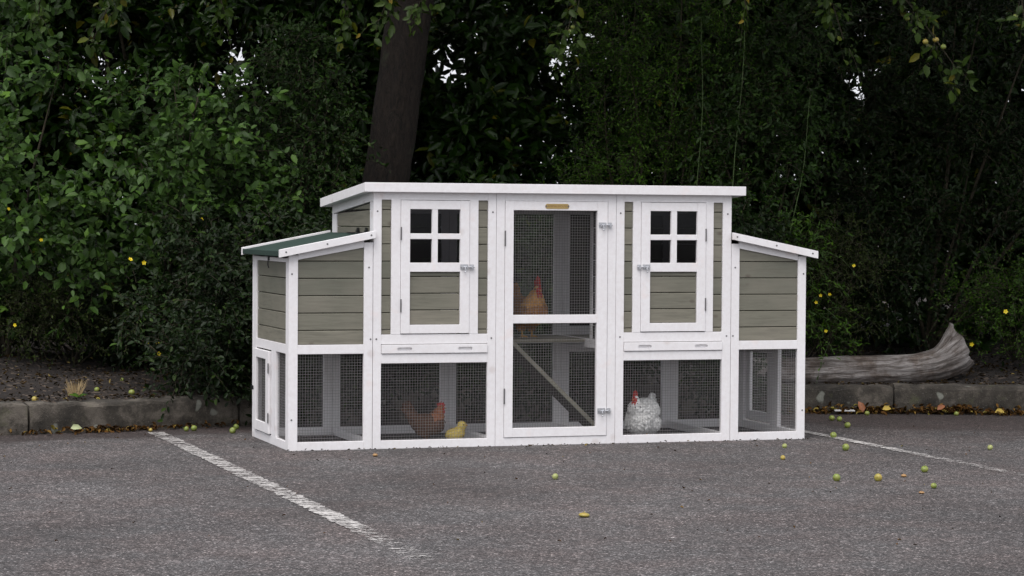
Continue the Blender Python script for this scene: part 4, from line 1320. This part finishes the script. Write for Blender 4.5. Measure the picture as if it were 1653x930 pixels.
bush('dark_shrub', 'low dark shrub hanging over the kerb directly behind the left half of the coop', 'shrub',
     [((-1.05, 12.35, .26), (.25, .12, .26)), ((-.80, 12.44, .28), (.26, .14, .28)), ((-.45, 12.56, .28), (.30, .14, .30)), ((.0, 12.72, .30), (.32, .14, .32)), ((-.7, 12.85, .75), (.34, .25, .30)), ((-.1, 13.1, .8), (.4, .25, .30)), ((-1.0, 12.75, .7), (.25, .2, .3))],
     3600, .15, 9, .036, .018, LEAF6, M_DARK, 213, base=(-.5, 13.1, .15), stem_r=.012)
bush('dark_shrub', 'low dark shrub hanging over the kerb directly behind the right half of the coop', 'shrub',
     [((.40, 12.83, .28), (.32, .14, .30)), ((.80, 12.93, .28), (.32, .14, .30)), ((1.1, 13.02, .27), (.22, .12, .27)), ((.6, 13.3, .8), (.38, .25, .30)), ((1.1, 13.45, .8), (.3, .22, .25))],
     3200, .15, 9, .036, .018, LEAF6, M_DARK, 214, base=(.8, 13.4, .15), stem_r=.012)

# pale upright shoots in the dark shrub
def shoot(p0, p1, label):
    root = empty('tall_shoot', p0); tag(root, label, 'shoot')
    d = Vector(p1) - Vector(p0); bm = B()
    pts = [d * (i / 12) + Vector((.012 * math.sin(i * .9), 0, 0)) for i in range(13)]
    tube(bm, pts, [.0038 * (1 - i / 18) for i in range(13)], 6); obj('stem', bm, GREENTWIG, root, smooth=True)
    r = np.random.default_rng(int(abs(p0[0]) * 100)); n = 34
    i = r.integers(1, 13, n); O = np.array([pts[k] for k in i]) ; Dd = r.normal(size=(n, 3)) + np.array([0, -.4, 0.1]); Dd[:, 2] *= .4
    gl, g1, g2 = spray_leaves(O, Dd, np.full(n, .12), 7, .034, .018, LEAF6, r, droop=.4)
    V, Lp, T_, M_ = merge([(gl[0], gl[1], gl[2], 0)]); np_mesh('foliage', V, Lp, T_, [M_VINE], root, M_)
shoot((1.02, 13.55, .25), (1.06, 13.5, 2.2), 'thin pale green shoot standing behind the coop roof, the left one')
shoot((1.20, 13.5, .25), (1.30, 13.45, 2.6), 'long pale green shoot reaching the top of the picture behind the roof')
shoot((1.45, 13.4, .25), (1.66, 13.4, 1.75), 'leaning pale shoot between the coop roof and the right nest roof')

# yellow flowers
def flower(p, plant, s=1.0):
    bm = B()
    for k in range(5):
        a = 2 * math.pi * k / 5
        c, d = Vector((math.cos(a), 0, math.sin(a))), Vector((-math.sin(a), 0, math.cos(a)))
        vs = [bm.verts.new(c * .001), bm.verts.new(c * .008 + d * .006 + Vector((0, -.003, 0))), bm.verts.new(c * .015 + Vector((0, -.004, 0))), bm.verts.new(c * .008 - d * .006 + Vector((0, -.003, 0)))]
        bm.faces.new(vs)
    bmesh.ops.create_icosphere(bm, subdivisions=1, radius=.0035, matrix=Matrix.Translation((0, -.003, 0)))
    o = obj('flower', bm, M_YELLOW, plant, loc=Vector(p) - plant.location)
    s *= .75; o.scale = (s, s, s); o.rotation_euler = (random.uniform(-.9, .6), random.uniform(0, 1.2), random.uniform(-.6, .6))
byname = lambda lab: next(o for o in C.objects if o.get('label', '').startswith(lab))
bl = byname('low yellow-flowered'); bm_ = byname('grey-green round-leaved shrub with yellow'); brr = byname('olive fine-twigged'); bf = byname('bright green fine-leaved')
def at_px(x, y, Y): return ((x - 826.5) / 3887 * Y, Y, 1.04 - (y - 359) / 3887 * Y)
for x, y in ((14, 342), (24, 530), (66, 392)): flower(at_px(x, y, 12.35), bl)
for x, y in ((240, 560), (254, 557), (256, 575), (210, 423), (232, 428), (325, 358)): flower(at_px(x, y, 12.5), bm_, 1.2)
for x, y in ((1318, 485), (1325, 474), (1340, 472), (1378, 425), (1334, 531)): flower(at_px(x, y, 13.45), brr)
for x, y in ((1570, 551), (1624, 498)): flower(at_px(x, y, 13.5), bf, 1.3)

# dry grass tuft and seedlings
def tuft(p, n, h, col, label, name='grass_tuft'):
    bm = B(); rnd = random.Random(n)
    for _ in range(n):
        a = rnd.uniform(0, 6.28); l = rnd.uniform(.3, .8) * h; b = Vector((math.cos(a) * rnd.uniform(0, .03), math.sin(a) * rnd.uniform(0, .03), 0))
        tip = b + Vector((math.cos(a) * l * .6, math.sin(a) * l * .5, h * rnd.uniform(.5, 1))); w = Vector((.0016, 0, 0)); mid = b.lerp(tip, .5) + Vector((0, 0, .01))
        vs = [bm.verts.new(q) for q in (b - w, b + w, mid + w * .8, tip, mid - w * .8)]
        bm.faces.new(vs)
    tag(obj(name, bm, col, loc=Vector(p)), label, 'grass')
DRY = simple('dry_straw', (.30, .22, .11), .8)
tuft((-2.18, 12.02, soil_z(-2.18, 12.02) - .01), 60, .10, DRY, 'dry straw-coloured grass tuft on the soil behind the left kerb')
def seedling(p, label, s, n=4):
    r = np.random.default_rng(n + int(s * 100)); a = np.arange(n) * 6.28 / n + .5
    Dd = np.stack([np.cos(a), np.sin(a) * .6, np.full(n, .35)], 1); O = np.zeros((n, 3)) + np.array([0, 0, .012])
    g = leaf_geo(O, Dd, np.tile([0, -.5, 1.], (n, 1)), np.full(n, s), np.full(n, s * .42), LEAF8)
    o = np_mesh('seedling', g[0], g[1], g[2], [M_BRIGHT]); o.location = p; tag(o, label, 'seedling')
seedling((-2.14, 11.87, .150), 'small bright green seedling at the kerb edge below the dry grass', .05, 4)
seedling((-2.66, 11.90, .155), 'bright green leaf pair at the left picture edge on the soil', .055, 3)

# ================================================================= FALLEN APPLES AND LEAVES
def fallen(x, y, r, mat, label, z=0.0, squash=1.0, group=None, cat='apple'):
    me = apple_mesh('crab_apple', r, squash, int(abs(x * 37 + y * 11) * 10) % 97); me.materials.append(mat)
    o = bpy.data.objects.new('crab_apple', me); C.objects.link(o)
    o.rotation_euler = (random.uniform(-1.3, 1.3) if squash == 1 else .05, random.uniform(-.8, .8) if squash == 1 else 0, random.uniform(0, 6.28))
    o.location = (x, y, z + r * .86 * squash)
    tag(o, label, cat, group)
G_ = 'crab apples fallen on the asphalt'
fallen(.18, 9.72, .0135, AP_P, 'pale round crab apple alone on the asphalt in front of the tall door', group=G_)
fallen(.26, 8.48, .020, AP_Y, 'flattened half-rotten yellow apple nearest the camera on the asphalt', squash=.45, group=G_)
fallen(1.70, 12.74, .0155, AP_G, 'left apple of a touching pair between the log and the white line', group=G_)
fallen(1.735, 12.70, .0145, AP_G, 'right apple of a touching pair between the log and the white line', group=G_)
fallen(1.72, 12.29, .0165, AP_G, 'green apple on bare asphalt between the touching pair and the line', group=G_)
fallen(1.57, 11.70, .0165, AP_G, 'green apple lying on the right white line', group=G_)
fallen(1.54, 11.05, .0175, AP_G, 'green apple just in front of the right white line', group=G_)
fallen(1.32, 9.73, .0165, AP_G, 'bright green apple left of the orange-tinted one at front right', group=G_)
fallen(1.49, 9.74, .0165, AP_Y, 'yellow orange-tinted apple at front right of the coop', group=G_)
fallen(1.62, 9.90, .012, AP_B, 'small brown rotten apple right of the yellow one', squash=.6, group=G_)
fallen(1.74, 10.10, .0155, AP_G, 'green apple below the end of the solid right white line', group=G_)
fallen(1.67, 9.48, .0125, AP_G, 'small green apple nearest the lower right on the asphalt', group=G_)
fallen(1.59, 9.29, .011, AP_B, 'small dull brown apple core at lower right', squash=.5, group=G_)
fallen(2.22, 11.13, .013, AP_P, 'tiny pale apple beyond the right white line near the picture edge', group=G_)
fallen(1.94, 13.10, .014, AP_G, 'green apple in the kerb leaves under the log', group=G_)
fallen(2.43, 13.12, .013, AP_G, 'green apple by the kerb below the broken end of the log', group=G_)
fallen(1.27, 11.15, .012, AP_P, 'pale apple touching the right front corner of the coop', group=G_)
fallen(1.2, 10.6, .011, AP_Y, 'yellowish apple on the asphalt near the right coop corner', group=G_)
fallen(-.60, 10.62, .012, AP_B, 'brownish apple at the foot of the coop below the left run', squash=.7, group=G_)
fallen(-1.565, 11.86, .0155, AP_G, 'green apple right of a touching pair near the left line top', group=G_)
fallen(-1.600, 11.84, .0135, AP_G, 'green apple left of a touching pair near the left line top', group=G_)
fallen(-1.36, 11.74, .0165, AP_G, 'green apple nearest the left end of the coop', group=G_)
fallen(-1.37, 11.98, .0145, AP_G, 'green apple under the dark shrub beside the coop', group=G_)
fallen(-1.77, 11.80, .010, AP_Y, 'tiny yellowish apple at the top of the left white line', group=G_)
for (x, y, lb, r, m_) in ((-2.10, 12.18, 'green apple on the soil just right of the dry grass', .014, AP_G), (-1.93, 12.22, 'largest green apple on the soil behind the left kerb', .0165, AP_G), (-2.04, 12.60, 'shaded green apple farthest back on the left soil', .011, AP_G), (-2.05, 11.92, 'yellow apple close behind the left kerb edge', .012, AP_Y), (-2.34, 11.80, 'yellowish apple behind the kerb near the left picture edge', .0155, AP_Y)):
    fallen(x, y, r, m_, lb, z=soil_z(x, y) - .004, group='crab apples fallen on the soil')

M_DEAD = leaf_mat('dead_brown_leaf', [(0, (.030, .014, .009)), (.45, (.085, .038, .020)), (.78, (.19, .085, .036)), (.92, (.33, .19, .09)), (1, (.45, .36, .16))], .7, .1, .2)
M_SCRAP = leaf_mat('dull_brown_scrap', [(0, (.014, .009, .007)), (.6, (.026, .015, .010)), (.93, (.060, .036, .025)), (1, (.30, .22, .15))], .8, .05, .1, 1.0)
def litter(name, pts, leaf, width, seed, lift=.02):
    r = np.random.default_rng(seed); P_ = np.array(pts); n = len(P_)
    P_[:, 2] += r.random(n) * lift
    Dd = r.normal(size=(n, 3)); Dd[:, 2] *= .35; Nn = r.normal(size=(n, 3)) * .6 + np.array([0, 0, 1.])
    T = dict(v=LEAF8['v'].copy(), f=LEAF8['f']); T['v'][:, 2] *= 2.4
    L_ = leaf * (.4 + 1.0 * r.random(n)); g = leaf_geo(P_, Dd, Nn, L_, L_ * width, T)
    o = np_mesh(name, g[0], g[1], g[2], [M_DEAD]); return o
r = np.random.default_rng(9)
pts = []
for _ in range(900):                         # along the right kerb
    x = r.uniform(1.2, 4.2); y = smooth_kerb(x) - abs(r.normal()) * .045 - .012
    pts.append((x, y, .004))
for cx, n in ((1.93, 60), (2.05, 70), (2.33, 120), (2.45, 90), (1.72, 30), (2.75, 30)):
    for _ in range(n):
        x = cx + r.normal() * .05; pts.append((x, smooth_kerb(x) - .02 - abs(r.normal()) * .03, .004 + .025 * r.random()))
for _ in range(330):                         # along the left kerb
    x = r.choice([r.normal(-1.95, .13), r.uniform(-3.4, -1.2)]); pts.append((x, smooth_kerb(x) - abs(r.normal()) * .035 - .012, .004))
o = litter('leaf_litter', pts, .030, .5, 21); tag(o, 'brown fallen leaves gathered along the foot of the kerb', 'leaf litter', kind='stuff')
pts = []
for _ in range(7000):
    x = r.uniform(-3.6, 4.0); t = r.random() ** 1.3 * 1.7; y = smooth_kerb(x) + .12 + t
    pts.append((x, y, soil_z(x, max(y, smooth_kerb(x) + .17)) + .002 if t > .05 else .153))
o = litter('soil_litter', pts, .022, .35, 22, .008); o.data.materials.clear(); o.data.materials.append(M_SCRAP); tag(o, 'dry brown leaf scraps and twigs scattered over the soil bed', 'leaf litter', kind='stuff')
pts = []
for _ in range(130):
    u = r.uniform(-.02, 2.56); w = CW(u, -.006 - abs(r.normal()) * .022); pts.append((w.x, w.y, .002))
o = litter('base_debris', pts, .013, .4, 29, .002); o.data.materials.clear(); o.data.materials.append(M_SCRAP); tag(o, 'small dark leaf crumbs caught along the foot of the coop', 'debris', kind='stuff')
# dark specks of dirt and bark on the asphalt
pts = []
for _ in range(170): pts.append((r.uniform(-2.6, 2.8), r.uniform(7.6, 12.6), .003))
pts = [p for p in pts if p[1] < smooth_kerb(p[0]) - .1]
o = litter('bark_crumbs', pts, .014, .5, 23, .002); tag(o, 'dark crumbs of bark and leaf strewn thinly over the asphalt', 'debris', kind='stuff')

def one_leaf(x, y, z, s, col, label, tilt):
    g = leaf_geo(np.array([[0, 0, 0.]]), np.array([[math.cos(tilt), .2, math.sin(tilt)]]), np.array([[0, -.8, .5]]), np.array([s]), np.array([s * .62]), dict(v=LEAF8['v'] * np.array([1, 1, 2.2]), f=LEAF8['f']))
    o = np_mesh('fallen_leaf', g[0], g[1], g[2], [col]); o.location = (x, y, z); tag(o, label, 'leaf')
OR = simple('orange_dead_leaf', (.22, .075, .025), .6); YL = simple('yellow_dead_leaf', (.42, .30, .05), .6); PG = simple('pale_green_leaf', (.34, .38, .20), .6)
one_leaf(1.93, 13.18, .01, .068, OR, 'curled orange-brown leaf standing against the kerb below the log', 1.9)
one_leaf(2.03, 13.15, .03, .055, YL, 'yellow leaf lying by the kerb joint below the log', .15)
one_leaf(2.64, 13.12, .02, .060, YL, 'yellow-orange leaf by the kerb near the right picture edge', .1)
one_leaf(2.33, 13.15, .03, .055, OR, 'crumpled orange leaf on the pile by the right kerb', .5)
one_leaf(-2.13, 11.62, .030, .055, PG, 'pale green leaf resting against the left kerb', .1)
bm = B(); box(bm, 1.77, 1.88, 13.14, 13.20, .018, .024, .001)
tag(obj('paper_scrap', bm, simple('dirty_white_paper', (.50, .50, .50), .8)), 'flat dirty white scrap in the leaves below the log', 'litter')
bpy.context.view_layer.update()
